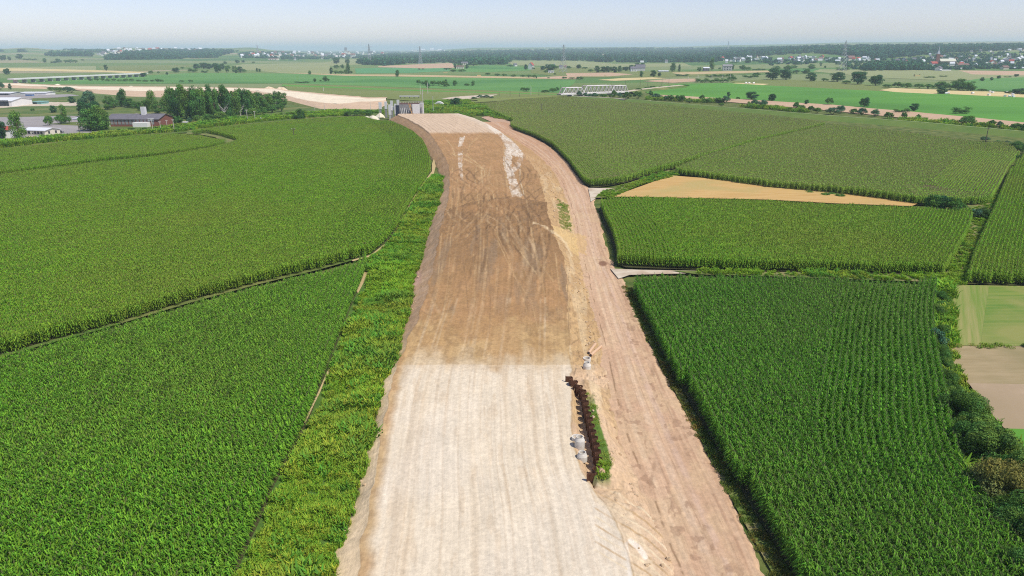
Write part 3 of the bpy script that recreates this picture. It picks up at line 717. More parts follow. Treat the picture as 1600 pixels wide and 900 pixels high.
# disturbed sand and turning tracks lower right
for kk in range(9):
    yb = 800 + kk * 13
    track([(930, yb - 45), (968, yb - 22), (1010, yb + 2), (1050, yb + 40)], 2.2, (0.42, 0.28, 0.14) if kk % 2 else (0.66, 0.54, 0.36), 0.75)
track([(978,850),(985,900),(1000,980)], 5, (0.74,0.66,0.54), .8); track([(985,845),(1000,858),(1008,870)], 7, (0.78,0.70,0.58), .8)
cl = sstep(0.5, 0.62, fbm(EX * 1.6, EY * 0.9, 93, 3)) * top * (1 - wh) * (1 - fl)
C = blend(C, cl * 0.35, (0.26, 0.165, 0.09)); C = blend(C, sstep(0.5, 0.65, fbm(EX * 0.16, EY * 0.07, 94)) * top * (1 - wh) * (1 - fl) * 0.4, (0.42, 0.25, 0.125))
C = np.where((pv > 570)[..., None], C, C * np.array((0.90, 0.86, 0.78)))
C = C * (1 + (0.30 - 0.16 * wh[..., None]) * (fbm(EX * 3.1, EY * 2.0, 91)[..., None] - 0.48)) * (0.93 + 0.16 * n_c[..., None])

def earth_mat(name, streak=0.18, sx=16.0, sy=0.5):
    m_, n, l, b = new_mat(name)
    b.inputs['Roughness'].default_value = 0.95; b.inputs['Specular IOR Level'].default_value = 0.08
    at_ = n.new('ShaderNodeAttribute'); at_.attribute_name = 'Col'
    g = n.new('ShaderNodeNewGeometry')
    nz = n.new('ShaderNodeTexNoise'); nz.inputs['Scale'].default_value = 2.2; nz.inputs['Detail'].default_value = 9; nz.inputs['Roughness'].default_value = 0.72
    l.new(g.outputs['Position'], nz.inputs['Vector'])
    mr = n.new('ShaderNodeMapRange'); mr.inputs[1].default_value = 0.3; mr.inputs[2].default_value = 0.7; mr.inputs[3].default_value = 0.82; mr.inputs[4].default_value = 1.15
    l.new(nz.outputs['Fac'], mr.inputs[0])
    uv = n.new('ShaderNodeUVMap'); mp = n.new('ShaderNodeMapping'); mp.inputs['Scale'].default_value = (sx, sy, 1)
    l.new(uv.outputs[0], mp.inputs[0])
    ns = n.new('ShaderNodeTexNoise'); ns.inputs['Scale'].default_value = 1.0; ns.inputs['Detail'].default_value = 5; ns.inputs['Roughness'].default_value = 0.7
    l.new(mp.outputs[0], ns.inputs['Vector'])
    m2 = n.new('ShaderNodeMapRange'); m2.inputs[1].default_value = 0.35; m2.inputs[2].default_value = 0.65; m2.inputs[3].default_value = 1 - streak / 2; m2.inputs[4].default_value = 1 + streak / 2
    l.new(ns.outputs['Fac'], m2.inputs[0])
    mm = n.new('ShaderNodeMath'); mm.operation = 'MULTIPLY'; l.new(mr.outputs[0], mm.inputs[0]); l.new(m2.outputs[0], mm.inputs[1])
    hs = n.new('ShaderNodeHueSaturation'); l.new(at_.outputs['Color'], hs.inputs['Color']); l.new(mm.outputs[0], hs.inputs['Value'])
    l.new(hs.outputs[0], b.inputs['Base Color'])
    bp = n.new('ShaderNodeBump'); bp.inputs['Strength'].default_value = 0.35; bp.inputs['Distance'].default_value = 0.25
    l.new(nz.outputs['Fac'], bp.inputs['Height']); l.new(bp.outputs[0], b.inputs['Normal'])
    return m_

def grid_obj(name, X, Y, Z, C, uvs, mat, label, cat):
    nr, nc = X.shape
    v = np.stack([X, Y, Z], -1).reshape(-1, 3)
    i, j = np.meshgrid(np.arange(nr - 1), np.arange(nc - 1), indexing='ij')
    f = np.stack([i * nc + j, i * nc + j + 1, (i + 1) * nc + j + 1, (i + 1) * nc + j], -1).reshape(-1, 4)
    o = link(bpy.data.objects.new(name, np_mesh(name, v, f, [mat], smooth=True, colors=C.reshape(-1, 3), uvs=uvs.reshape(-1, 2))))
    return tag(o, label, cat, kind='structure')

sML = smooth_at(ML, EY, 0, 9.0); sMR = smooth_at(MR, EY, 0, 16.0); ETs = (EX - sML) / (sMR - sML)
US = np.where(ES == 0, ET * 0.25, np.where(ES == 1, 0.25 + ETs, 1.25 + ET * 0.25 + (ES - 2) * 0.3)) * 24 / 9
EUV = np.stack([US, EY * 0.1], -1)
# end slope behind the abutment
EX = np.vstack([EX, EX[-1:]]); EYx = np.vstack([EY, EY[-1:] + 1.5]); EZ = np.vstack([EZ, EZ[-1:] * 0]); C = np.concatenate([C, C[-1:]]); EUV = np.concatenate([EUV, EUV[-1:]])
EARTH = earth_mat('earthworks')
grid_obj('embankment', EX, EYx, EZ, C, EUV, EARTH, 'long sand and soil embankment of the new road under construction', 'embankment')

# ================================================================== WORKS ROAD
hrR = [(1255,1010),(1195,900),(1175,850),(1150,800),(1125,750),(1100,700),(1075,650),(1045,600),(1020,555),(1000,510),(982,465),(975,440),(962,425),(950,400),(942,375),(935,345),(928,325),(924,305),(915,290),(900,276),(883,253),(870,240),(851,225),(827,211.6),(806,200),(789,190),(772,183),(755,178)]
HR = wl([(x + 3, y) for x, y in hrR], lambda y: 0.2)
yr = ys[ys < 420]
xl = smooth_at(TR, yr) - 0.6 + (fbm(yr * 0.25, yr * 0 + 2, 8) - 0.5) * 1.0; xr = smooth_at(HR, yr) + (fbm(yr * 0.4, yr * 0, 90) - 0.5) * 1.2
xl = np.minimum(xl, xr - 2)
sxl = smooth_at(TR, yr, 0, 10); sxr = smooth_at(HR, yr, 0, 10)
T = np.linspace(0, 1, 110)[None, :]
RX = xl[:, None] + (xr - xl)[:, None] * T; RY = np.repeat(yr[:, None], 110, 1); T = np.repeat(T, len(yr), 0)
T0 = T; T = (RX - sxl[:, None]) / (sxr - sxl)[:, None]
nn = fbm(RX * 0.8, RY * 0.5, 101); n2 = fbm(RX * 0.3, RY * 0.2, 102); n3 = fbm(RX * 1.2, RY * 0.05, 103)
RZ = 0.30 + (nn - 0.5) * 0.10 + (n3 - 0.5) * 0.10 - 0.24 * sstep(0.93, 1.0, T0)
ru, rv_ = proj(np.stack([RX, RY, RZ], -1).reshape(-1, 3)); ru = ru.reshape(RX.shape); rv_ = rv_.reshape(RX.shape)
K = np.zeros(RX.shape + (3,)) + np.array((0.60, 0.44, 0.32))
K = blend(K, sstep(0.45, 0.62, n3) * 0.5, (0.50, 0.34, 0.235)); K = blend(K, sstep(0.5, 0.68, n2) * 0.5, (0.64, 0.50, 0.34))
K = blend(K, sstep(330, 200, rv_) * 0.7, (0.50, 0.31, 0.205))
for c0, wd_, ck, kk_ in ((0.22, 0.05, (0.68, 0.55, 0.41), .5), (0.42, 0.07, (0.66, 0.53, 0.42), .55), (0.62, 0.06, (0.63, 0.49, 0.42), .5), (0.80, 0.03, (0.42, 0.28, 0.20), .6), (0.52, 0.012, (0.40, 0.27, 0.19), .45), (0.35, 0.012, (0.40, 0.27, 0.19), .35), (0.72, 0.012, (0.40, 0.27, 0.19), .45)):
    tt = c0 + (fbm(RY * 0.02, RY * 0 + c0 * 50, 104) - 0.5) * 0.22
    K = blend(K, sstep(wd_, wd_ * 0.3, np.abs(T - tt)) * kk_ * (0.3 + 0.7 * sstep(0.35, 0.55, nn)), ck)
K = blend(K, sstep(0.06, 0.0, T0 + (nn - 0.5) * 0.1) * 0.8, (0.30, 0.19, 0.11))
edge_d = sstep(0.018, 0.006, np.abs(T - 0.10 - (fbm(RY * 0.15, RY * 0, 107) - .5) * 0.08)) * sstep(0.4, .5, nn); K = blend(K, edge_d * 0.7, (0.27, 0.18, 0.11))
spots = sstep(0.66, 0.72, fbm(RX * 1.5, RY * 0.8, 105, 3)) * sstep(0.45, .6, fbm(RX * .4, RY * .05, 106)); K = blend(K, spots * 0.6, (0.36, 0.24, 0.17))
K = blend(K, sstep(11, 7, np.hypot((ru - 942), (rv_ - 412) * 1.7) + nn * 4), (0.28, 0.17, 0.12))
for (sx_, sy_, sr_) in ((1022, 728, 7), (1008, 690, 5), (1045, 800, 5), (1020, 580, 9), (1054, 805, 4)):
    K = blend(K, sstep(sr_, sr_ * 0.5, np.hypot((ru - sx_) * 1.4, (rv_ - sy_) * 0.55) + nn * 3) * 0.6, (0.38, 0.26, 0.18))
K = blend(K, pip(ru + (nn - .5) * 8, rv_ + (n2 - .5) * 14, [(895,365),(915,368),(916,400),(908,396),(896,388)]) * 0.7, (0.62, 0.45, 0.23))
K = K * np.array((0.90, 0.83, 0.73)) * (0.88 + 0.24 * fbm(RX * 3, RY * 1.6, 108)[..., None])
RUV = np.stack([T * 1.4, RY * 0.1], -1)
grid_obj('dirt_road', RX, RY, RZ, K, RUV, EARTH, 'pinkish dirt works road with wheel tracks beside the embankment', 'road')
sheet('dirt_patch', 'bare pink dirt junction at the far end of the works road', wob(px_world([(752,184),(764,181),(778,183),(800,189),(801,197),(786,199)]), 4, .4, 9), pmat('dirt_pink', (0.42, 0.27, 0.18), (0.50, 0.34, 0.23), 0.3, bump=0.2), z=0.24, cat='dirt')
# ================================================================== CORN
LEAF = leaf_mat('corn_leaf', k=(1, 1, 1), trans=0.3, patch=0.022, patch_amt=0.30, dry=(0.30, 0.29, 0.06))
LEAFD = leaf_mat('corn_leaf_tasselled', k=(0.60, 0.82, 0.85), trans=0.26, patch=0.022, patch_amt=0.22, dry=(0.22, 0.22, 0.06))

def quadstrip(V, F, Cc, pts, widths, side, col):
    b = len(V)
    for p, w in zip(pts, widths):
        V.append(p - side * w); V.append(p + side * w); Cc.append(col); Cc.append(col)
    for i in range(len(pts) - 1):
        F.append((b + 2 * i, b + 2 * i + 1, b + 2 * i + 3, b + 2 * i + 2))

def corn_seg(seed, length=1.5, rows=1, rowsp=0.75, per_m=7, leaves=10, lod=0, tassel=0.5, h0=2.35):
    r = np.random.default_rng(seed); V = []; F = []; Cc = []
    for k in range(rows):
        y0 = (k - (rows - 1) / 2) * rowsp
        n = max(1, int(length * per_m))
        for i in range(n):
            x = -length / 2 + (i + 0.5 + r.uniform(-.3, .3)) * length / n; y = y0 + r.normal(0, 0.035)
            h = h0 * r.uniform(0.92, 1.05); pg = r.uniform(0.72, 1.28); py_ = r.uniform(0.9, 1.15); base = np.array([x, y, 0.0]); lean = r.normal(0, 0.05, 2)
            a0 = r.uniform(0, math.pi)
            if lod == 0:
                sd = np.array([math.cos(a0), math.sin(a0), 0])
                quadstrip(V, F, Cc, [base, base + np.array([lean[0], lean[1], h])], [0.02, 0.012], sd, (0.10, 0.15, 0.04))
            for q in range(leaves):
                f = (q + 1.2) / (leaves + 0.6); z = h * (0.12 + 0.83 * f)
                a = a0 + (q % 2) * math.pi + r.normal(0, 0.45)
                d = np.array([math.cos(a), math.sin(a), 0]); sd = np.array([-math.sin(a), math.cos(a), 0])
                L = r.uniform(0.30, 0.54) * (1 - 0.35 * max(0, f - 0.6)); up = r.uniform(0.5, 1.0) + 0.5 * f
                p0 = base + np.array([lean[0] * z / h, lean[1] * z / h, z])
                mid = p0 + d * L * 0.45 + np.array([0, 0, L * 0.42 * up]); end = p0 + d * L * 0.95 + np.array([0, 0, L * (0.25 * up - 0.15)])
                g = r.uniform(0.8, 1.2); yl = r.uniform(0.75, 1.25)
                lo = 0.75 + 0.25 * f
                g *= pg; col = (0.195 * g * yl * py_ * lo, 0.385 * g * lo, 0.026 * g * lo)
                w = (0.046 if lod == 0 else 0.085) * r.uniform(0.85, 1.2)
                tw = np.array([0, 0, r.normal(0, 0.35)])
                if lod == 0: quadstrip(V, F, Cc, [p0, mid, end, end + d * 0.12 - np.array([0, 0, 0.16])], [w * 0.5, w, w * 0.75, 0.004], sd + tw, col)
                else: quadstrip(V, F, Cc, [p0, mid, end], [w * 0.7, w, 0.01], sd + tw, col)
            if r.uniform() < tassel:
                tp = base + np.array([lean[0], lean[1], h]); tc = (0.27, 0.24, 0.09)
                for q in range(3 if lod == 0 else 1):
                    a = r.uniform(0, 6.28); d = np.array([math.cos(a), math.sin(a), 0])
                    quadstrip(V, F, Cc, [tp, tp + np.array([0, 0, 0.22]) + d * 0.1], [0.018, 0.012], np.array([-d[1], d[0], 0]), tc)
    return np_mesh('corn_row_piece', np.array(V), np.array(F), [], colors=np.array(Cc))

def protos_for(matl, tassel, sd):
    near = [corn_seg(sd + i, 1.5, 1, tassel=tassel) for i in range(6)]
    far = [corn_seg(sd + 50 + i, 3.0, 4, per_m=4, leaves=6, lod=1, tassel=tassel) for i in range(6)]
    for me in near + far: me.materials.append(matl)
    return near, far
LEAFO = leaf_mat('corn_leaf_olive', k=(1.28, 1.14, 1.7), trans=0.28, patch=0.02, patch_amt=0.35, dry=(0.34, 0.36, 0.11))
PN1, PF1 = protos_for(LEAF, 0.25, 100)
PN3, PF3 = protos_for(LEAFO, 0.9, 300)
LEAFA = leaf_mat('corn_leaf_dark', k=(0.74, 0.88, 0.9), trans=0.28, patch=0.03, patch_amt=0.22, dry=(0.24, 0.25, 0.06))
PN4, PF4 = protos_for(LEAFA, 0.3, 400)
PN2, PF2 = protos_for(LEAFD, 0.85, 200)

def offset_line(pts, d):
    """polyline resampled each 1.5 m and shifted to the right-hand side by d"""
    P_ = np.array(pts, float); seg = np.hypot(*np.diff(P_, axis=0).T); s = np.concatenate([[0], np.cumsum(seg)])
    n = max(2, int(s[-1] / 1.5)); t = np.linspace(0, s[-1], n)
    x = np.interp(t, s, P_[:, 0]); y = np.interp(t, s, P_[:, 1])
    for _ in range(6):
        x[1:-1] = (x[:-2] + 2 * x[1:-1] + x[2:]) / 4; y[1:-1] = (y[:-2] + 2 * y[1:-1] + y[2:]) / 4
    dx = np.gradient(x); dy = np.gradient(y); L = np.hypot(dx, dy) + 1e-9
    return x + dy / L * d, y - dx / L * d

def dist_line_open(x, y, pts):
    best = np.full(np.shape(x), 1e9)
    for i, ((x1, y1), (x2, y2)) in enumerate(zip(pts[:-1], pts[1:])):
        dx, dy = x2 - x1, y2 - y1; L = dx * dx + dy * dy + 1e-9; t = ((x - x1) * dx + (y - y1) * dy) / L
        lo = 0 if i == 0 else -0.2; hi = 1 if i == len(pts) - 2 else 1.2
        d = np.abs((x - x1) * dy - (y - y1) * dx) / math.sqrt(L); best = np.where((t >= lo) & (t <= hi), np.minimum(best, d), best)
    return best

def corn_field(label, outline, row_dir, heads=(), protos=(PN1, PF1), near_r=720.0, seed=0, hscale=1.0, bare=()):
    """outline: pixels (with optional height of the crop top). row_dir: world angle of the rows.
    heads: (pixel polyline, rows, sign) = headland rows that follow an edge"""
    W = px_world(outline); xs = [p[0] for p in W]; ysn = [p[1] for p in W]
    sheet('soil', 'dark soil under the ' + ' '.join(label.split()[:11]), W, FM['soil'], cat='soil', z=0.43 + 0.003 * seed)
    c, s = math.cos(row_dir), math.sin(row_dir)
    cx, cy = sum(xs) / len(xs), sum(ysn) / len(ysn)
    R_ = max(math.hypot(x - cx, y - cy) for x, y in W) + 4
    HL = [np.array(px_world(h[0])) for h in heads]
    def ok(x, y):
        m_ = pip(x, y, W)
        for h, L in zip(heads, HL):
            m_ &= dist_line_open(x, y, [tuple(q) for q in L]) > h[1] * 0.75 - 0.35
        for (bx, by, br) in bare:
            m_ &= np.hypot(x - bx, y - by) > br
        return m_
    PTS = []; RZ_ = []; IX = []; SC = []
    # near: single-row pieces
    u = np.arange(-R_, R_, 1.5); vv = np.arange(-R_, R_, 0.75)
    Ug, Vg = np.meshgrid(u, vv); Ug = Ug + ((np.arange(len(vv)) * 0.37) % 1.5)[:, None]
    X = cx + Ug * c - Vg * s; Y = cy + Ug * s + Vg * c
    rr = np.hypot(X, Y); vis = (rr < near_r) & (np.abs(X) < Y * 0.86 + 45) & (Y > 22)
    X, Y = X[vis], Y[vis]; k = ok(X, Y); X, Y = X[k], Y[k]; n = len(X)
    PTS.append(np.stack([X, Y, np.full(n, 0.42)], 1)); RZ_.append(np.full(n, row_dir) + (rng.integers(0, 2, n) * math.pi)); IX.append(rng.integers(0, 6, n))
    # far: four-row pieces
    u = np.arange(-R_, R_, 3.0); Ug, Vg = np.meshgrid(u, u)
    X = cx + Ug * c - Vg * s; Y = cy + Ug * s + Vg * c
    rr = np.hypot(X, Y); vis = (rr >= near_r) & (np.abs(X) < Y * 0.86 + 45)
    X, Y = X[vis], Y[vis]; k = ok(X, Y); X, Y = X[k], Y[k]; n2_ = len(X)
    PTS.append(np.stack([X, Y, np.full(n2_, 0.42)], 1)); RZ_.append(np.full(n2_, row_dir) + (rng.integers(0, 2, n2_) * math.pi)); IX.append(6 + rng.integers(0, 6, n2_))
    for h, L in zip(heads, HL):
        for q in range(h[1]):
            x, y = offset_line(L, h[2] * (0.3 + 0.75 * q)); a = np.arctan2(np.gradient(y), np.gradient(x))
            m_ = pip(x, y, W); x, y, a = x[m_], y[m_], a[m_]
            PTS.append(np.stack([x, y, np.full(len(x), 0.42)], 1)); RZ_.append(a); IX.append(rng.integers(0, 6, len(x)))
    PTS = np.concatenate(PTS); RZ_ = np.concatenate(RZ_); IX = np.concatenate(IX)
    gr = 0.86 + 0.26 * fbm(PTS[:, 0] * 0.03, PTS[:, 1] * 0.03, 300 + seed) + rng.normal(0, 0.035, len(PTS))
    SC = np.stack([np.ones(len(PTS)), np.ones(len(PTS)), gr * hscale], 1)
    print('corn', label[:30], len(PTS))
    pr = protos[0] + protos[1]
    return scatter('corn_crop', label, 'corn', PTS, RZ_, SC, pr, IX)

PI = math.pi
hv = 2.4
edgeA = [(330,1010),(372,900),(388,860),(407,820),(427,770),(447,730),(470,690),(488,650),(505,600),(520,560),(535,520),(548,485),(563,450),(573,425),(573,412)]
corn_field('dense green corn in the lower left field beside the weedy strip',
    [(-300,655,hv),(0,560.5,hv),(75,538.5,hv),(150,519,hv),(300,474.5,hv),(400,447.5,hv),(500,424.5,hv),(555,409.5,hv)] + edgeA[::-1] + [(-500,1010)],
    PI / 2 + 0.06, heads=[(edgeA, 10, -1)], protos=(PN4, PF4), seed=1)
edgeB = [(580,402),(600,385),(620,362),(632,337),(646,313),(661,290),(672,273),(672,258),(667,240),(660,226),(645,213),(628,203),(611,197)]
corn_field('broad light green corn field on the left reaching to the embankment',
    [(-300,650),(0,562),(75,540),(150,520.5),(300,475),(400,448),(500,424),(552,410)] + edgeB + [(590,189,hv),(565,182,hv),(480,186,hv),(400,193,hv),(350,198,hv),(300,205,hv),(318,209),(345,214),(371,222),(373,227),(360,232),(325,240.5),(250,253),(150,264),(75,275),(0,285),(-200,312)],
    math.radians(17), heads=[(edgeB, 18, -1)], seed=2)
corn_field('small paler corn field at the upper left behind the narrow track',
    [(-200,262,hv),(0,233,hv),(100,222,hv),(225,211,hv),(275,209,hv),(312,212,hv),(336,217,hv),(352,227),(345,231),(325,236),(250,248),(150,259),(75,270),(0,280),(-200,306)],
    math.radians(8), seed=3)
edgeD = [(977,447),(990,475),(1003,505),(1024,548),(1042,581),(1070,632),(1100,684),(1128,732),(1170,803),(1210,868),(1245,925),(1310,1020)]
edgeD = [(p[0] + 9, p[1] + 4) for p in edgeD]
edgeDr = [(1462,452),(1456,490),(1456,530),(1463,580),(1471,620),(1480,680),(1486,720),(1500,760),(1524,800),(1552,840),(1578,872),(1604,905),(1680,1000)]
corn_field('dense dark green corn in the lower right field with straight rows',
    [edgeD[0], (990,434,hv),(1010,433,hv),(1060,432.5,hv),(1200,433,hv),(1300,435,hv),(1420,441,hv)] + edgeDr + edgeD[::-1][:-1],
    PI / 2, heads=[(edgeDr, 18, 1)], protos=(PN2, PF2), seed=4, bare=[(39.5, 60.5, 1.2)])
edgeEl = [(938,314),(938,328),(945,348),(956,370),(962,390),(966,412),(962,424)]
edgeEr = [(1473,434),(1492,404),(1510,370),(1517,347),(1512,338),(1498,334)]
corn_field('green corn field right of the works road with rounded corner rows',
    [(938,312,hv),(994,308.5,hv),(1089,311,hv),(1200,314.5,hv),(1300,320.5,hv),(1375,322,hv),(1451,325,hv),(1497,330,hv),(1512,338),(1517,347),(1510,370),(1492,404),(1473,434),(1300,428.5),(1200,427),(1098,425),(1030,423),(978,421),(964,416),(960,392),(954,372),(943,350),(936,330)],
    math.radians(-3), heads=[(edgeEl, 14, -1), (edgeEr, 16, -1)], protos=(PN1, PF1), seed=5)
edgeF = [(804,204),(836,216),(864,231),(888,256),(903,277),(912,290),(925,295)]
edgeF2 = [(925,295),(948,293),(975,288),(1013,276),(1044,268)]
corn_field('wide olive green corn field between the works road and the levee',
    [(798,197),(804,186,hv),(790,180,hv),(765,170,hv),(760,162,hv),(800,156,hv),(880,151,hv),(960,158,hv),(1010,162,hv),(1100,171,hv),(1200,180,hv),(1290,192,hv),(1180,226),(1100,251)] + edgeF2[::-1] + edgeF[::-1],
    math.radians(19), heads=[(edgeF, 14, -1)], protos=(PN3, PF3), seed=6)
edgeG = [(1432,322),(1500,326),(1545,322),(1560,296),(1574,268),(1592,248),(1580,234)]
corn_field('olive green corn field above the straw triangle',
    [(1054,274),(1200,295.5),(1300,304.5),(1370,313),(1432,322),(1500,325),(1545,322),(1560,296),(1574,268),(1590,247),(1573,232),(1540,223,hv),(1480,216,hv),(1400,205,hv),(1300,194,hv),(1180,230),(1100,255)],
    math.radians(19), heads=[(edgeG, 22, -1)], protos=(PN3, PF3), seed=7)
edgeH = [(1508,446),(1518,412),(1530,383),(1555,327),(1578,270),(1600,228)]
corn_field('corn field with long straight rows at the far right edge',
    [(1508,447),(1600,450),(1900,460),(1900,240),(1700,235),(1612,232,hv),(1596,243,hv),(1576,268,hv),(1555,325),(1530,383),(1518,412)],
    PI / 2 - 0.52, heads=[(edgeH, 30, 1)], seed=8)

# ================================================================== WEEDS AND GRASS (stuff)
GRASS = leaf_mat('weed_leaf', trans=0.25, patch=0.09, patch_amt=0.4, dry=(0.24, 0.28, 0.04))
def tuft(seed, n=70, h=0.8, r0=0.5, col=(0.085, 0.185, 0.022), wide=0.03):
    r = np.random.default_rng(seed); V = []; F = []; Cc = []
    for i in range(n):
        a = r.uniform(0, 6.28); rr = r0 * math.sqrt(r.uniform()); b = np.array([rr * math.cos(a), rr * math.sin(a), 0]); a2 = r.uniform(0, 6.28)
        d = np.array([math.cos(a2), math.sin(a2), 0]); sd = np.array([-d[1], d[0], 0]); H_ = h * r.uniform(0.5, 1.1) * (1 - 0.4 * rr / r0)
        g = r.uniform(0.7, 1.35); y_ = r.uniform(0.7, 1.4); cc = (col[0] * g * y_ * 1.95, col[1] * g * 1.85, col[2] * g * 1.1)
        quadstrip(V, F, Cc, [b, b + d * H_ * 0.2 + np.array([0, 0, H_ * 0.7]), b + d * H_ * 0.55 + np.array([0, 0, H_ * 0.95])], [wide, wide * 1.2, wide * 0.3], sd, cc)
    me = np_mesh('weed_tuft', np.array(V), np.array(F), [GRASS], colors=np.array(Cc)); return me
TUFTS = [tuft(1, 80, 0.8, 0.5, (0.11, 0.20, 0.022)), tuft(2, 70, 1.0, 0.6, (0.08, 0.18, 0.02), 0.045), tuft(3, 90, 0.7, 0.6, (0.14, 0.22, 0.025)), tuft(4, 60, 1.1, 0.7, (0.06, 0.16, 0.025), 0.05), tuft(5, 80, 0.8, 0.5, (0.15, 0.21, 0.03)), tuft(6, 80, 0.7, 0.5, (0.10, 0.20, 0.025))]
DRYT = [tuft(21, 50, 0.35, 0.5, (0.07, 0.075, 0.022), 0.02), tuft(22, 50, 0.4, 0.5, (0.10, 0.085, 0.03), 0.02), tuft(23, 40, 0.45, 0.4, (0.05, 0.09, 0.022), 0.02)]
SMALL = [tuft(11, 50, 0.35, 0.5, (0.11, 0.19, 0.03), 0.02), tuft(12, 50, 0.3, 0.5, (0.16, 0.20, 0.05), 0.02), tuft(13, 40, 0.45, 0.4, (0.08, 0.17, 0.03), 0.02)]

def area_pts(poly_w, dens):
    xs = [p[0] for p in poly_w]; ysn = [p[1] for p in poly_w]
    A = (max(xs) - min(xs)) * (max(ysn) - min(ysn)); n = int(A * dens)
    x = rng.uniform(min(xs), max(xs), n); y = rng.uniform(min(ysn), max(ysn), n)
    k = pip(x, y, poly_w); return x[k], y[k]

def weeds(name, label, poly_px, dens, pr, s0=0.7, s1=1.4, z=0.43, thr=None, world=False, cat='grass', zf=None, ns=0.12, avoid=None):
    W = poly_px if world else px_world(poly_px); x, y = area_pts(W, dens)
    if avoid:
        for ln, wd_ in avoid:
            k = dist_line(x, y, px_world(ln)) > wd_; x, y = x[k], y[k]
    nz_ = fbm(x * ns, y * ns, 400)
    if thr is not None: k = nz_ > thr; x, y, nz_ = x[k], y[k], nz_[k]
    zz = np.full(len(x), z) if zf is None else zf(x, y)
    sc = (s0 + (s1 - s0) * sstep(0.35, 0.65, nz_)) * rng.uniform(0.8, 1.2, len(x))
    ix = np.clip((sstep(0.3, 0.7, fbm(x * 0.05, y * 0.05, 401)) * len(pr) + rng.normal(0, 0.9, len(x))).astype(int), 0, len(pr) - 1)
    return scatter(name, label, cat, np.stack([x, y, zz], 1), rng.uniform(0, 6.28, len(x)), sc, pr, ix)

weedL = [(p[0], p[1]) for p in edgeA[1:]] + [(590,398),(612,378),(630,350),(648,318),(662,296),(676,277),(687,283),(685,300),(679,330),(667,360),(656,400),(642,440),(631,500),(611,560),(589,610),(577,680),(559,750),(539,820),(516,900),(472,1010),(335,1010)]
sheet('weedy_strip', 'ground of the weedy green strip between left corn and embankment', px_world(weedL), FM['dark'], z=0.455, cat='grass strip')
weeds('weeds', 'tall lush weeds filling the strip left of the embankment', [(p[0] + (5 if i >= len(edgeA) + 4 else 0), p[1]) for i, p in enumerate(weedL)], 4.5, TUFTS, 0.8, 1.6, cat='weeds', avoid=[([(676,252),(679,262),(675,273),(663,289),(653,306),(641,324),(630,345),(623,356),(604,384),(582,402),(550,412)], 0.8), ([(574,430),(563,460)], 1.0), ([(522,568),(506,605),(490,642),(478,670)], 0.3)] + [([(p[0] + 3, p[1]) for p in edgeA[1:]], 0.55)])
vergeR = [(p[0] - 12 - max(0, p[1] - 600) * 0.06, p[1] - 2) for p in edgeD] + [(p[0] + 2, p[1] + 2) for p in edgeD][::-1]
sheet('grass_verge', 'dark grassy edge between the works road and the lower right corn', px_world(vergeR), FM['verge'], z=0.21, cat='verge')
weeds('verge_grass', 'sparse grass along the edge of the lower right corn', [(p[0] - 14 - max(0, p[1] - 600) * 0.06, p[1] - 2) for p in edgeD] + [(p[0] + 2, p[1] + 2) for p in edgeD][::-1], 5.0, DRYT, 0.6, 1.0, z=0.22, thr=0.30)
weeds('verge_grass', 'grass growing on the verge beside the straw triangle', [(930,312),(948,300),(985,290),(1045,268),(1062,276),(1000,292),(958,312)], 1.6, TUFTS, 0.5, 0.9, z=0.55)
weeds('verge_grass', 'grass growing in the lane beside the far right corn field', [(1465,448),(1490,405),(1515,355),(1512,335),(1560,300),(1560,320),(1520,400),(1508,449),(1484,452)], 1.4, TUFTS, 0.5, 0.9, z=0.55)
weeds('verge_grass', 'grass growing along the track between the right corn fields', [(1090,427),(1200,428),(1330,430),(1480,436),(1480,446),(1200,436),(1090,433)], 2.0, TUFTS, 0.5, 1.0, z=0.55)
# green wedge behind the pile wall
wy = ys[(w_in > 0.5)]
gw = [(float(np.interp(y_, ys, xW)) + 0.3, float(y_)) for y_ in wy[::12]] + [(float(np.interp(y_, ys, xW + (xTR - xW) * 0.30)), float(y_)) for y_ in wy[::12][::-1]]
gw = [p for p in gw if p[1] < P(0, 612, 2)[1]]
weeds('wild_grass', 'bright green grass wedge behind the rusty pile wall', gw, 6, SMALL + TUFTS[:1], 0.6, 0.85, world=True, z=1.75)
weeds('wild_grass', 'dry weedy patches on the right slope above the works road', [(870,318),(888,322),(893,360),(880,360)], 1.5, SMALL, 0.7, 1.2, z=1.2, zf=lambda x, y: 0.2 + np.clip((np.interp(y, ys, xTR) - x) / np.maximum(np.interp(y, ys, xTR - xMR), .1), 0, 1) * np.interp(y, ys, zT))
# scrub behind
weeds('scrub', 'rough hedge-like scrub band above the left corn fields', [(-150,256),(0,233),(100,222),(225,211),(280,207),(300,204),(400,192),(480,185),(565,181),(600,178),(596,172),(520,176),(440,180),(380,186),(300,196),(200,206),(100,214),(0,226),(-150,246)], 0.45, TUFTS, 1.4, 2.6, thr=0.42, cat='scrub', ns=0.05)
weeds('scrub', 'green scrub on the bank behind the new bridge', [(664,178),(700,180),(735,184),(752,180),(775,186),(800,190),(798,180),(765,170),(745,164),(730,158),(690,160),(664,160)], 0.5, TUFTS, 1.2, 2.6, cat='scrub', ns=0.06)
weeds('scrub', 'low shrubs and weeds along the river levee', [(1010,154),(1130,160),(1300,175),(1440,189),(1620,205),(1620,212),(1440,196),(1300,182),(1130,165),(1010,158)], 0.10, TUFTS, 1.5, 3.2, thr=0.5, cat='scrub', ns=0.03)

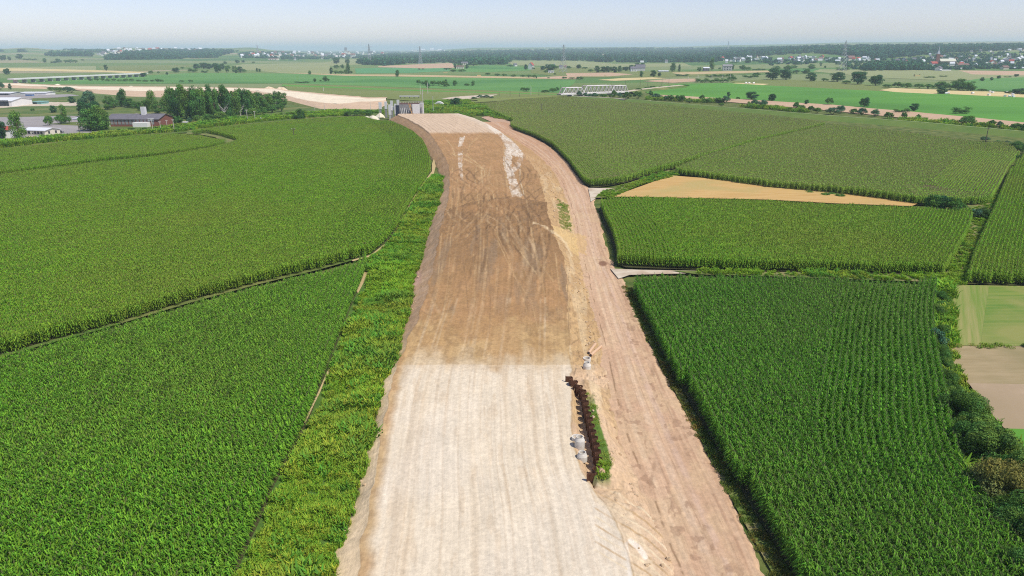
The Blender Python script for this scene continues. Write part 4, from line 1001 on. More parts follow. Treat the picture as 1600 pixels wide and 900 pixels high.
weeds('hedge_undergrowth', 'leafy undergrowth filling the foot of the big right hedge', [(1458,452),(1484,452),(1486,545),(1500,590),(1530,640),(1575,700),(1640,790),(1800,1010),(1690,1010),(1606,905),(1554,840),(1502,760),(1482,680),(1465,580),(1458,520)], 1.6, TUFTS, 1.0, 2.4, cat='undergrowth')
weeds('verge_grass', 'uneven grassy margins between the plots at the right edge', [(1484,545),(1900,545),(1900,551),(1484,549)], 2.0, SMALL + TUFTS[:2], 0.6, 1.2, z=0.6, thr=0.45)
# ================================================================== TREES
TREE_LEAF = leaf_mat('tree_leaf', trans=0.22, patch=0.06, patch_amt=0.12, dry=(0.12, 0.13, 0.04))
WOOD_LEAF = leaf_mat('woodland_leaf', trans=0.0, patch=0.004, patch_amt=0.2, dry=(0.05, 0.10, 0.03))
BARK = pmat('bark', (0.12, 0.09, 0.06), (0.08, 0.06, 0.04), 6, coord='obj')
BARKW = pmat('bark_pale', (0.42, 0.40, 0.36), (0.30, 0.28, 0.25), 6, coord='obj')

def crown(seed, lobes, nleaf, leaf, col, fill=0.5):
    """leaf faces scattered in many lobes spread through the crown; unit: crown is 1 wide and 1 high"""
    r = np.random.default_rng(seed); V = []; C_ = []
    L = []
    for (x, y, z, a) in lobes: L.append((x, y, z, a))
    per = nleaf // len(L); n = per * len(L)
    ctr = np.zeros((n, 3)); nor = np.zeros((n, 3)); cc = np.zeros((n, 3)); k = 0
    for (x, y, z, a) in L:
        d = r.normal(size=(per, 3)); d /= np.linalg.norm(d, axis=1)[:, None]
        d[:, 2] = np.where(r.uniform(size=per) < 0.5, np.abs(d[:, 2]), d[:, 2])
        rad = a * (1 - fill * r.uniform(size=per) ** 2) * (1 + 0.25 * (vnoise(d[:, 0] * 3 + seed, d[:, 1] * 3 + d[:, 2] * 2, seed) - 0.5))
        ctr[k:k + per] = np.array([x, y, z]) + d * rad[:, None] * np.array([1, 1, 0.9]); nor[k:k + per] = d + r.normal(0, 0.5, (per, 3))
        g = r.uniform(0.8, 1.22) * r.uniform(0.72, 1.3, per); yv = r.uniform(0.85, 1.2) * r.uniform(0.9, 1.1, per)
        cc[k:k + per] = np.stack([col[0] * g * yv, col[1] * g, col[2] * g / yv], 1); k += per
    nor /= np.linalg.norm(nor, axis=1)[:, None]
    u = np.cross(nor, r.normal(size=(n, 3))); u /= np.linalg.norm(u, axis=1)[:, None]; w = np.cross(nor, u)
    s = leaf * r.uniform(0.6, 1.3, n)[:, None]
    v = np.stack([ctr - u * s, ctr - w * s * 0.6 + u * s * 0.1, ctr + u * s, ctr + w * s * 0.6 - u * s * 0.1], 1).reshape(-1, 3)
    c4 = np.repeat(cc, 4, 0); f = np.arange(4 * n).reshape(-1, 4)
    return v, f, c4

def lobes_for(kind, seed):
    r = np.random.default_rng(seed); L = []
    if kind == 'round':
        for i in range(26):
            a = r.uniform(0, 6.28); e = r.uniform(-1.0, 1.0); rr = 0.34 * math.sqrt(max(0, 1 - e * e * 0.8)) * r.uniform(0.5, 1.05)
            L.append((rr * math.cos(a), rr * math.sin(a), 0.46 + 0.34 * e, r.uniform(0.11, 0.19)))
    elif kind == 'tall':
        for i in range(34):
            t = (i + r.uniform()) / 34 * 1.06 - 0.06; a = r.uniform(0, 6.28); rr = 0.34 * math.sin(0.8 + 1.85 * max(t, 0)) * r.uniform(0.3, 1)
            L.append((rr * math.cos(a), rr * math.sin(a), 0.14 + 0.70 * t, r.uniform(0.13, 0.21)))
    elif kind == 'bush':
        for i in range(24):
            a = r.uniform(0, 6.28); rr = 0.36 * math.sqrt(r.uniform()); t = (1 - (rr / 0.5) ** 2)
            L.append((rr * math.cos(a), rr * math.sin(a), 0.12 + 0.66 * t * r.uniform(0.5, 1), r.uniform(0.12, 0.2)))
    elif kind == 'long':
        for i in range(34):
            x = r.uniform(-0.42, 0.42); y = r.uniform(-0.16, 0.16)
            L.append((x, y, 0.2 + 0.5 * r.uniform() * (0.6 + 0.4 * math.sin(x * 9 + seed)), r.uniform(0.09, 0.16)))
    return L

def trunk_mb(kind, seed):
    r = np.random.default_rng(seed); b = MB()
    if kind in ('round', 'tall'):
        top_ = 0.5 if kind == 'round' else 0.85
        b.bar((0, 0, -0.02), (0.01, 0.0, 0.3), 0.055, 0.04, 6); b.bar((0.01, 0, 0.3), (0.0, 0.02, top_), 0.04, 0.015, 6)
        for i in range(7):
            a = r.uniform(0, 6.28); z = r.uniform(0.2, top_ * 0.8); b.bar((0, 0, z), (0.26 * math.cos(a), 0.26 * math.sin(a), z + 0.2), 0.022, 0.006, 5)
    else:
        for i in range(6):
            a = r.uniform(0, 6.28); k_ = 0.28; b.bar((0.03 * math.cos(a), 0.03 * math.sin(a), -0.02), (k_ * math.cos(a), k_ * math.sin(a) * (0.4 if kind == 'long' else 1), 0.5), 0.03, 0.008, 5)
    return b

TREES = {}
def make_tree_proto(key, kind, seed, nleaf, leaf, col, bark=BARK):
    v, f, c4 = crown(seed, lobes_for(kind, seed), nleaf, leaf, col)
    TREES[key] = (np_mesh('crown_' + key, v, f, [TREE_LEAF], colors=c4), trunk_mb(kind, seed).mesh('trunk_' + key, bark))
DG = (0.040, 0.135, 0.042); MG = (0.090, 0.215, 0.04); LG = (0.13, 0.26, 0.045); WG = (0.085, 0.20, 0.10); OL = (0.17, 0.19, 0.05)
for i in range(3):
    make_tree_proto('oak%d' % i, 'round', 10 + i, 3600, 0.030, DG)
    make_tree_proto('round%d' % i, 'round', 20 + i, 3600, 0.030, MG)
    make_tree_proto('tall%d' % i, 'tall', 30 + i, 3600, 0.026, LG)
    make_tree_proto('talld%d' % i, 'tall', 40 + i, 3600, 0.026, (0.06, 0.17, 0.04))
    make_tree_proto('bush%d' % i, 'bush', 50 + i, 3600, 0.032, MG)
    make_tree_proto('bushl%d' % i, 'bush', 60 + i, 3600, 0.032, LG)
    make_tree_proto('willow%d' % i, 'bush', 70 + i, 3600, 0.030, WG)
    make_tree_proto('long%d' % i, 'long', 80 + i, 3600, 0.024, MG)
for i in range(3):
    make_tree_proto('hedge%d' % i, 'bush', 90 + i, 15000, 0.016, (0.085, 0.20, 0.035))
    make_tree_proto('hedgel%d' % i, 'bush', 95 + i, 15000, 0.016, (0.13, 0.25, 0.045))
    make_tree_proto('hedgeo%d' % i, 'bush', 99 + i, 15000, 0.016, OL)
_tk = [0]
def tree(px, py, w, h, key, label, group=None, name=None, cat=None, base=None, z=None):
    """px, py: foot of the tree in the photograph; w, h: its size there"""
    _tk[0] += 1; i = _tk[0]
    p = PT(px, py) if py < 100 else P(px, py, 0.0)
    d = depth(p); W_ = w * d / FPX; H_ = h * d / FPX * 1.02
    kk = key + str(i % 3)
    isb = key in ('bush', 'bushl', 'willow', 'long', 'hedge', 'hedgel', 'hedgeo')
    nm = name or ('shrub' if isb else 'tree')
    o = empty(nm, (p[0], p[1], p[2])); tag(o, label, cat or nm, group)
    # the crowns are about 0.9 wide and 0.9 high in their unit box
    sx = W_ / 0.95; sz = H_ / 0.92; rz = rng.uniform(0, 6.28) if key != 'long' else rng.uniform(-0.15, 0.15)
    for part, me in (('crown', TREES[kk][0]), ('trunk', TREES[kk][1])):
        c = link(bpy.data.objects.new(part, me), o); c.rotation_euler = (0, 0, rz)
        c.scale = (sx, (sx if key != 'long' else sx * 0.9), sz)
    return o

ORD = ['first', 'second', 'third', 'fourth', 'fifth', 'sixth', 'seventh', 'eighth', 'ninth', 'tenth', 'eleventh', 'twelfth', 'thirteenth', 'fourteenth', 'fifteenth', 'sixteenth', 'seventeenth', 'eighteenth', 'nineteenth', 'twentieth', 'twenty-first', 'twenty-second', 'twenty-third', 'twenty-fourth', 'twenty-fifth', 'twenty-sixth', 'twenty-seventh', 'twenty-eighth', 'twenty-ninth', 'thirtieth', 'thirty-first', 'thirty-second', 'thirty-third', 'thirty-fourth']
def row(items, what, where, group, cat=None, name=None):
    """items from left to right: (px, py, w, h, key[, adjective])"""
    items = sorted(items, key=lambda t: t[0])
    for i, t in enumerate(items):
        adj = (t[5] + ' ') if len(t) > 5 else ''
        tree(t[0], t[1], t[2], t[3], t[4], '%s%s, %s from the left %s' % (adj, what, ORD[i], where), group, name, cat)

# --- right-hand hedge, near
row([(t[0] - (9 if t[1] > 590 else 2), t[1]) + (t[2] * 1.18, t[3] * 1.1) + tuple(t[4:]) for t in [(1468,476,26,22,'hedge','dark'),(1464,500,26,24,'hedgel'),(1472,530,26,26,'hedge'),(1468,565,28,30,'hedge'),(1482,608,34,36,'hedge'),(1471,490,22,20,'hedge'),(1474,466,18,14,'hedgel'),(1470,505,18,16,'hedgel'),(1474,560,20,22,'hedge'),(1476,575,22,26,'hedge'),(1462,548,28,36,'willow','bluish'),(1466,520,16,18,'hedge'),(1478,585,22,26,'hedgel'),(1490,614,26,30,'hedge'),(1484,640,34,40,'hedgel'),
 (1502,668,56,66,'hedge','dark'),(1526,660,46,46,'hedgel'),(1534,700,54,60,'hedgel'),(1520,716,58,62,'hedge','dark'),(1552,742,80,84,'hedgel','big rounded'),(1530,776,50,50,'hedge'),
 (1574,800,92,90,'hedgeo','olive brown'),(1556,826,62,60,'hedge'),(1600,850,78,80,'hedge','dark'),(1610,780,70,80,'hedgel'),(1600,915,64,70,'hedge'),(1640,880,90,90,'hedgel'),(1500,640,40,40,'hedgel'),(1510,690,44,44,'hedge'),(1545,720,50,50,'hedge'),(1580,770,56,60,'hedge'),(1540,800,46,46,'hedgel'),(1580,850,60,60,'hedgel'),(1650,960,90,90,'hedge')]],
 'bush', 'in the big hedge right of the lower corn', 'bushes of the hedge at the right edge', 'bush', 'bush')
row([(1456,330,30,26,'round','big round'),(1474,331,28,26,'oak'),(1488,334,24,26,'round'),(1500,331,20,16,'bush')], 'tree', 'at the tip of the straw triangle', 'trees at the tip of the straw triangle')
row([(1512,343,20,16,'bush'),(1524,344,26,20,'willow'),(1537,345,22,24,'hedge'),(1546,338,16,14,'bush')], 'bush', 'in the small group at the corner of the lane', 'bushes at the lane corner', 'bush', 'bush')
row([(1264,303,14,6,'bushl'),(1290,307,18,7,'bushl'),(1312,309,18,7,'bush'),(1300,306,14,6,'bushl')], 'low bush', 'along the upper edge of the straw triangle', 'low bushes above the straw triangle', 'bush', 'bush')
row([(1560,228,20,9,'bush'),(1573,232,22,14,'willow'),(1585,238,28,18,'hedge'),(1597,243,26,20,'hedge'),(1612,252,28,20,'hedge'),(1590,252,14,10,'bush')], 'bush', 'in the dark thicket at the right edge beyond the corn', 'thicket at the right edge', 'bush', 'bush')
tree(1538, 221, 16, 8, 'willow', 'small pale shrub at the foot of the field pole', name='shrub')

# --- riverside shrubs, right
row([(981,154,14,12,'bush'),(996,155,16,14,'bush','big round'),(1016,152,9,11,'bush'),(1026,155,18,10,'willow'),(1040,157,10,8,'willow'),(1047,158,14,10,'bush'),(1060,158,12,10,'bush'),(1066,159,10,12,'bush'),
 (1077,161,12,7,'bushl'),(1096,157,10,10,'bush'),(1104,161,16,8,'bush'),(1122,161,14,9,'bush'),(1133,161,18,12,'willow'),(1127,166,10,6,'bushl'),(1138,152,7,8,'oak'),(1153,155,7,4,'bush'),(1174,156,24,12,'oak','wide dark'),(1180,167,18,13,'willow'),(1192,169,16,14,'willow'),(1170,168,8,10,'bushl')],
 'shrub', 'in the riverside row near the truss bridge', 'riverside shrubs near the bridge')
row([(1206,158,14,11,'oak'),(1243,170,10,12,'bush'),(1251,172,16,9,'bush'),(1267,174,12,9,'bush'),(1276,177,14,10,'bushl','yellowish'),(1300,179,22,12,'willow','wide pale'),(1313,177,16,13,'willow'),(1334,178,14,9,'bush'),(1347,180,16,12,'willow'),(1367,182,14,12,'willow'),(1388,185,15,11,'bush')],
 'shrub', 'in the riverside row below the lone meadow trees', 'riverside shrubs in the middle of the row')
row([(1412,186,10,12,'bush'),(1434,187,9,9,'bush'),(1440,190,10,7,'willow'),(1462,191,12,5,'willow'),(1488,194,12,8,'willow'),(1510,196,26,17,'bush','big'),(1532,198,14,8,'bush'),(1549,199,16,12,'bush'),(1562,200,11,12,'willow'),(1587,204,20,13,'bush','pale green'),(1602,206,16,14,'bush')],
 'shrub', 'in the riverside row at its right end', 'riverside shrubs at the right end')
for (x, y, w, h, k, lb) in [(1205,158,13,11,'oak','small round tree at the left end of the line of lone meadow trees'),(1260,163,9,7,'oak','smallest round bush on the vivid green meadow'),
 (1295,164,14,12,'bush','leaning pointed shrub on the vivid green meadow'),(1350,168,18,16,'oak','dark perfectly round tree on the vivid green meadow'),
 (1408,176,26,8,'long','low long shrub touching a taller one on the vivid meadow'),(1428,174,16,12,'oak','taller round shrub beside the low long one on the meadow'),
 (1501,178,30,13,'long','wide flat-topped dark thicket alone on the right of the vivid meadow'),(1471,147,18,10,'oak','round dark shrub standing in the pale bale field')]:
    tree(x, y, w, h, k, lb)
row([(1207,125,26,17,'oak'),(1228,125,24,16,'oak'),(1267,127,22,13,'oak'),(1287,127,14,5,'bush'),(1308,128,28,15,'oak'),(1340,132,30,19,'oak','biggest'),(1368,134,26,17,'oak'),(1322,131,14,6,'bush')], 'dark round tree', 'in the row behind the olive strip', 'row of big dark trees')
row([(1386,137,16,6,'bush'),(1402,137,16,9,'bush'),(1416,138,18,9,'bush'),(1436,138,16,8,'bush'),(1450,139,18,8,'bush'),(1470,139,24,12,'round'),(1498,141,26,17,'round','tall'),(1516,142,24,15,'round'),(1484,140,16,9,'bush'),(1534,143,16,5,'bush')], 'tree', 'in the dark clump above the bale fields', 'dark tree clump above the bale fields')
row([(1580,146,24,6,'long'),(1592,147,30,9,'oak'),(1606,148,24,8,'long')], 'dark shrub', 'at the right edge above the bales', 'dark shrubs at the right edge')
row([(1452,122,18,4,'long'),(1474,120,14,2.5,'long'),(1534,127,8,6,'oak'),(1549,126,6,5,'oak'),(1560,123,8,5,'oak'),(1574,121,12,2.5,'long'),(1588,120,9,4,'oak')], 'small bush', 'on the pale field below the town', 'small bushes below the town')

# --- behind and around the truss bridge
row([(905,151,10,10,'willow'),(915,152,11,8,'willow'),(922,153,10,7,'willow'),(930,153,12,9,'willow'),(943,153,14,7,'bush'),(954,153,10,6,'bush'),(960,152,11,12,'bush'),(968,153,12,9,'willow'),(975,154,8,6,'bush')], 'bush', 'in front of the truss bridge piers', 'bushes below the truss bridge')
row([(998,144,14,7,'bush'),(1012,141,14,6,'bush'),(1020,140,14,6,'bush'),(1032,138,10,4,'bush'),(1052,136,16,4,'long'),(1068,135,18,4,'long')], 'shrub', 'along the foot of the railway bank right of the bridge', 'shrubs along the railway bank')
row([(1096,129,22,8,'long'),(1112,129,24,8,'long'),(1128,129,22,9,'long'),(1144,126,16,7,'bush'),(1182,120,14,7,'bush'),(1172,122,26,7,'long')], 'hedge shrub', 'in the bushy belt above the vivid meadow', 'bushy belt above the vivid meadow')
row([(1110,121,18,6,'long'),(1125,121,16,7,'long'),(1140,121,14,6,'bush'),(1066,119,24,4,'long')], 'dark bush', 'behind the bushy belt near the ruined house', 'dark bushes near the ruined house')
row([(817,142,9,6,'bush'),(824,143,12,6,'bush'),(852,145,14,5,'bush'),(864,144,14,7,'bush'),(870,142,9,6,'bush')], 'shrub', 'on the green meadow left of the truss bridge', 'shrubs left of the truss bridge')
tree(711, 168, 25, 15, 'oak', 'dark round tree right of the new bridge abutment')
row([(741,155,10,4,'willow'),(750,153,12,5,'willow'),(760,153,12,5,'willow'),(768,154,8,4,'willow'),(686,166,10,6,'bush'),(697,169,12,7,'bush')], 'grey-green bush', 'around the white road ramp', 'grey-green bushes near the road ramp', 'bush', 'bush')
row([(654,132,8,8,'bush'),(660,133,9,6,'bush'),(667,134,10,9,'round'),(677,134,12,9,'bush'),(686,134,10,8,'bush'),(694,135,14,10,'bush'),(698,136,10,6,'bush'),(711,134,9,8,'round'),(730,134,10,4,'bush'),(739,134,7,8,'round')], 'shrub', 'in the line across the middle meadow', 'shrub line on the middle meadow')
tree(669.5, 138, 7, 8, 'willow', 'small pale round tree below the meadow shrub line'); tree(697, 127, 4, 3, 'oak', 'tiny bush behind the meadow shrub line')
tree(621, 120, 8, 10, 'talld', 'lone narrow tree on the blue-green crop strip', name='tree')
tree(484, 116.5, 6, 6, 'round', 'lone small round tree left of the double tree clump')
row([(492,128,6,6,'round'),(501,127.5,4,3,'bush'),(508,127.5,9,8,'round'),(513,127,6,5,'bush')], 'small tree', 'in the little group on the long green meadow', 'small trees on the long green meadow')
tree(472, 129.5, 26, 3, 'long', 'low flat strip of bushes on the long green meadow')
row([(526,99.8,15,8.5,'oak','wide'),(543,99.8,9,7.5,'oak')], 'dark crown', 'at the top of the double tree clump', 'upper trees of the double clump')
row([(518,116,8,10,'oak'),(525,116,10,6,'bush'),(533,116,9,6,'bush'),(541,116,8,8,'bush'),(544,115.5,8,16,'talld','tall'),(548,115.5,8,5,'bush'),(526,107,10,6,'bush'),(535,107,7,6,'round')], 'dark tree', 'low in the double clump', 'lower trees of the double clump')
row([(302,113,18,8,'long'),(308,108,14,8,'oak'),(318,107.5,16,9,'oak'),(328,108,14,8,'oak'),(338,108,14,9,'oak'),(341,114,13,14,'oak','big'),(348,108.5,10,9,'oak'),(356,109,10,7,'bush'),(355,114,6,8,'bush'),(368,114,11,11,'round'),(376,113.5,12,9,'oak'),(382,113,8,5,'bush'),(320,114,13,5,'long')], 'dark tree', 'in the long clump on the far left meadow', 'long dark clump on the far left meadow')
row([(275,113.5,14,8,'oak'),(285,108,6,4,'bush'),(236,115,8,5,'bush'),(248,115,4,4,'bush'),(261,117,5,4,'oak'),(225,120,12,6,'oak'),(218,118,6,4,'bush')], 'small dark tree', 'along the road from the far viaduct', 'small trees along the far road')
tree(166, 110.7, 7, 9, 'oak', 'lone dark tree on the dull olive field at the far left'); tree(11, 117, 13, 10, 'oak', 'lone round tree standing near the far left edge')
row([(402,112.5,5,6,'talld'),(406,112.5,5,5,'talld'),(371,99,9,5,'oak'),(380,98,7,4,'oak'),(352,100,7,4,'oak'),(396,99,6,3,'bush')], 'tiny dark tree', 'on the pale crop field beyond the long clump', 'tiny trees on the pale crop field')
row([(2,94.5,8,7,'oak'),(8,94.5,7,8,'oak'),(15,94.5,7,6,'oak'),(31,93,13,8,'oak','round'),(42,94,14,3,'long'),(52,94,14,3,'long'),(70,98,7,7,'round'),(8,101,8,3,'bush'),(84,100.5,10,5,'oak'),(92,100,12,8,'oak'),(103,98.5,10,5,'bush'),(110,98.5,10,6,'bush'),(118,98,8,5,'bush'),(129,95,8,2.5,'bush')], 'bluish tree', 'in the scattered row at the far left', 'scattered bluish trees at the far left')
row([(a, 126.5 + (a - 150) * 0.015, rng.uniform(7, 11), rng.uniform(3, 5.5), 'bush') for a in (142, 152, 160, 169, 178, 187, 196, 206, 216, 228, 238, 246, 251, 284, 297)], 'green bush', 'along the foot of the far viaduct', 'bushes along the foot of the far viaduct', 'bush', 'bush')
row([(762,117,10,3.5,'bush'),(777,118.5,10,4,'bush'),(787,119,11,4,'bush'),(802,120,10,4,'bush'),(817,120.5,10,4,'bush'),(826,121,12,4.5,'bush'),(835,121.5,8,5,'bush'),(838,122.5,3,3,'oak'),(857,122.5,5,2,'bush'),(882,123,9,3.5,'bush'),(894,123.5,12,3,'bush'),(906,124.5,14,5,'bush')], 'hedge bush', 'in the long hedge behind the green meadow', 'hedge behind the green meadow')
row([(711,107.5,6,8,'oak','dark'),(698,109,16,3,'bush'),(708,112,12,4,'bush'),(722,112,14,4,'bush'),(730,107.5,8,7,'oak'),(719,104,10,5,'bush'),(740,103,12,5,'bush'),(655,109,5,2.5,'bush'),(661,109,5,2.5,'bush')], 'tree', 'around the forest farmhouse', 'trees around the farmhouse by the forest')
row([(822,109,8,8,'oak'),(833,109,7,4,'bush'),(848,110,10,7,'oak'),(860,112,22,11,'oak','wide'),(868,108,12,6,'bush'),(888,108,10,5,'bush'),(853,114,8,5,'bush'),(867,117,5,3,'bush'),(905,107,9,5,'oak'),(797,104,12,3,'bush')], 'tree', 'around the white farm buildings', 'trees around the white farm buildings')
row([(904,107,10,6,'oak'),(914,107.5,12,3,'bush'),(923,112,10,4,'bush'),(933,113.5,12,10,'oak'),(942,113.5,13,9,'oak'),(951,113.5,14,10,'oak'),(960,113.5,13,9,'oak'),(968,112.5,10,9,'talld'),(977,111,12,7,'oak'),(986,110,12,8,'oak'),(995,105,12,6,'oak'),(1004,106,12,7,'oak'),(1002,120.5,8,9,'talld','narrow'),(1020,120.5,12,10,'oak'),(1030,120,7,7,'oak'),(1051,112,11,13,'talld','tall'),(1061,112.5,6,11,'talld')], 'dark tree', 'around the grey-roofed house', 'trees around the grey-roofed house')
row([(1093,111.5,9,7,'round'),(1112,110,10,18,'tall','tall'),(1125,109,6,4,'bush'),(1143,110,10,10,'oak'),(1160,109,12,7,'round'),(1168,110,12,6,'bush'),(1169,100,13,10,'oak','round dark'),(1186,110,22,4,'long'),(1202,100,16,5,'long'),(1147,100,14,4,'bush')], 'tree', 'around the ruined grey house', 'trees around the ruined grey house')
tree(1316, 110.5, 22, 7, 'long', 'flat thicket in front of the lattice pylon'); tree(1282, 105, 4, 4, 'talld', 'tiny pointed tree on the pale strip left of the pylon'); tree(1289, 107, 5, 4, 'talld', 'second tiny pointed tree on the pale strip left of the pylon')
row([(1213,108,16,5,'round'),(1230,110,16,8,'round'),(1245,115,14,6,'bush'),(1258,115,16,8,'round'),(1268,108,14,8,'round'),(1240,107,14,5,'round'),(1222,114,14,5,'round')], 'mid green tree', 'behind the dark round trees', 'mid green trees behind the dark round ones')

# --- works yard, left
row([(2,218,24,27,'oak','dark'),(31,222,26,46,'tall','tall broad')], 'tree', 'at the left edge of the yard', 'trees at the left edge of the yard')
tree(113, 162, 13, 11, 'oak', 'dark rounded bush alone behind the yard', name='bush', cat='bush'); tree(51, 174, 7, 5, 'bush', 'small round bush in front of the white warehouse', name='bush', cat='bush')
row([(77,197,15,18,'bush'),(84,177,12,12,'oak'),(94,195,18,16,'bush'),(101,193,14,28,'tall','tall'),(107,194,12,14,'bush')], 'green tree', 'in the clump left of the leaning power pole', 'tree clump left of the leaning pole')
row([(129,166,16,14,'willow'),(140,166,22,26,'willow'),(135,184,28,26,'oak','dark'),(150,182,22,24,'oak'),(142,206,36,34,'round','broad'),(160,204,32,38,'tall'),(152,206,30,30,'round'),(166,203,20,26,'round'),(170,172,18,22,'round')], 'tree', 'in the clump left of the brick building', 'big tree clump left of the brick building')
row([(178,170,18,16,'round'),(190,168,16,24,'talld','pointed'),(195,168,14,28,'talld','pointed'),(204,169,18,15,'round'),(213,170,16,12,'round'),(222,174,16,16,'round'),(230,175,16,18,'tall'),(239,175,18,32,'tall'),(249,178,20,20,'round')], 'tree', 'in the row behind the brick building', 'trees behind the brick building')
tree(280, 198.5, 16, 18, 'bush', 'light green rounded tree right of the brick building'); tree(296, 194.5, 10, 12, 'willow', 'small greyish tree beside the white kiosk')
wood = []
rr_ = np.random.default_rng(5)
for k, x in enumerate(np.linspace(266, 440, 28)):
    yb = np.interp(x, [260, 300, 345, 380, 440, 450], [184, 190, 188, 182, 172, 170]) - rr_.uniform(0, 4)
    tp = np.interp(x, [260, 275, 300, 325, 348, 380, 410, 428, 437, 445], [140, 134, 136, 131, 136, 139, 146, 148, 141, 146])
    wood.append((float(x), float(yb), float(rr_.uniform(20, 28)), float((yb - tp) * rr_.uniform(0.82, 1.03)), ['tall', 'round', 'talld', 'round'][k % 4]))
row(wood[:14], 'leafy tree', 'along the left half of the green wood', 'left half of the green wood')
row(wood[14:], 'leafy tree', 'along the right half of the green wood', 'right half of the green wood')
row([(270,192,16,14,'bush'),(312,194,18,16,'bushl'),(326,193,20,17,'bush'),(345,190,20,18,'bushl'),(362,187,18,16,'bush'),(395,182,18,15,'bushl'),(410,180,18,14,'bush'),(425,177,16,14,'bush'),(440,175,14,14,'bush'),(385,178,22,18,'bushl')], 'rounded bush', 'at the foot of the green wood', 'bushes at the foot of the green wood', 'bush', 'bush')
row([(469,188,14,17,'talld','dark'),(462,187,10,10,'bush'),(475,187,8,12,'talld')], 'tree', 'in the small group left of the new bridge', 'small tree group left of the new bridge')
row([(545,182,18,9,'hedge'),(560,182,20,11,'hedge'),(575,181,18,10,'bush')], 'low dark bush', 'in the hollow left of the pillars', 'low bushes left of the pillars', 'bush', 'bush')
row([(2,141,12,14,'willow'),(16,140,6,9,'oak'),(80,142,12,6,'bush'),(92,143,14,7,'bush'),(105,144,16,9,'willow'),(112,145,12,9,'willow')], 'grey-green tree', 'by the far sheds at the left', 'grey-green trees by the far sheds')
row([(a, b, 12, 4, 'hedge') for a, b in ((160, 207), (185, 205), (205, 203), (225, 203), (245, 202), (262, 201), (278, 203), (290, 203))], 'low dark bush', 'in the hedge in front of the brick building', 'hedge in front of the brick building', 'bush', 'bush')

# bare pale trees inside the wood
def bare_tree(px, py, h, label):
    p = P(px, py); d = depth(p); H_ = h * d / FPX; r = np.random.default_rng(int(px))
    o = empty('bare_tree', p); tag(o, label, 'tree', 'pale bare trees in the green wood')
    t = MB(); t.bar((0, 0, 0), (0.2, 0, H_ * 0.55), 0.8, 0.5, 6); t.build('trunk', BARKW, o)
    b = MB()
    for i in range(12):
        a = r.uniform(0, 6.28); z = H_ * r.uniform(0.25, 0.55); L = H_ * r.uniform(0.25, 0.5)
        q = (L * 0.7 * math.cos(a), L * 0.7 * math.sin(a), z + L * 0.75); b.bar((0.1, 0, z), q, 0.4, 0.12, 5)
        b.bar(q, (q[0] * 1.3, q[1] * 1.2, q[2] + L * 0.3), 0.16, 0.05, 4)
    b.build('branches', BARKW, o)
bare_tree(351, 186, 26, 'white bare dead tree at the front of the green wood')
bare_tree(376, 182, 22, 'thinner white bare tree right of the big dead one')
bare_tree(429, 171, 20, 'white bare tree near the right end of the green wood')

# --- far woods (stuff)
def wood_proto(seed, col):
    v, f, c4 = crown(seed, lobes_for('round', seed)[:14], 320, 0.085, col)
    v[:, 2] *= 0.95; v[:, 2] -= 0.12
    return np_mesh('wood_clump', v, f, [WOOD_LEAF], colors=c4)
WP_ = [wood_proto(200, (0.018, 0.095, 0.055)), wood_proto(201, (0.030, 0.125, 0.062)), wood_proto(202, (0.012, 0.075, 0.05)), wood_proto(203, (0.042, 0.145, 0.06))]
def woods(name, label, poly, n, hm=18, wm=16, hfac=1.0, thr=None, grow=0.0, cat='forest', k0=0.8):
    """crowns scattered over an area outlined on the ground; farther ones are drawn as wider groups of crowns"""
    xs = [p[0] for p in poly]; yy = [p[1] for p in poly]; out = []; tries = 0
    r = np.random.default_rng(len(label) * 31 + n)
    XX = r.uniform(min(xs), max(xs), n * 12); YY = r.uniform(min(yy), max(yy), n * 12); kk_ = pip(XX, YY, poly)
    for x, y in zip(XX[kk_], YY[kk_]):
        if len(out) >= n: break
        if thr is not None and vnoise(x * 0.06, y * 0.35, 77) < thr: continue
        q = PT(x, y)
        if q is None: continue
        out.append((q[0], q[1], q[2] - 0.5))
    A = np.array(out); d = np.hypot(A[:, 0], A[:, 1])
    w = np.maximum(wm, d * 0.0062 * k0) * r.uniform(0.75, 1.35, len(A)); h_ = hm * r.uniform(0.75, 1.2, len(A)) * (1 + grow * d / 5000)
    ix = np.clip((vnoise(A[:, 0] * 0.004, A[:, 1] * 0.004, 5) * 4 + r.normal(0, 0.7, len(A))).astype(int), 0, 3)
    return scatter(name, label, cat, A, r.uniform(0, 6.28, len(A)), np.stack([w * 1.25, w * 1.25, h_ * 1.1], 1), WP_, ix)
woods('forest', 'long dark blue-green forest across the middle of the horizon', [(640,99.5),(600,103),(560,101),(566,96),(575,92),(600,86),(700,81.5),(770,80),(900,77.5),(1000,76),(1100,76),(1200,75.5),(1270,80),(1150,92),(1115,97.5),(1040,98),(960,98),(905,95),(800,94.5),(790,101),(735,101.5),(700,98),(665,99)], 4200, hm=17)
woods('forest', 'dark oblong wood far off on the left', [(76,88.2),(142,88.6),(147,87),(138,84.5),(80,84.5),(74,86)], 160, hm=20)
woods('forest', 'wooded blue hillside behind the long dark clump on the left', [(163,93.5),(190,94),(255,93),(300,91.5),(340,90.5),(350,86),(372,81),(330,79),(270,79),(235,81),(195,83.5),(190,89),(170,90)], 900, hm=18)
woods('forest', 'blue tree belt around the far town left of the middle', [(430,91.5),(500,91),(600,87),(690,84),(700,81),(640,80),(520,80.5),(400,81.5),(372,84),(380,91)], 900, hm=9, thr=0.35)
woods('forest', 'hazy blue woods along the right horizon', [(1150,90),(1270,83),(1380,92),(1480,83),(1600,78),(1720,76),(1720,69.5),(1500,72),(1300,73.5),(1200,75.5),(1130,80)], 2600, hm=16)
woods('forest', 'blue tree belts along the far left horizon', [(-100,81),(60,81.5),(160,83),(200,80),(150,78),(0,78.5),(-100,79)], 220, hm=12, thr=0.5)
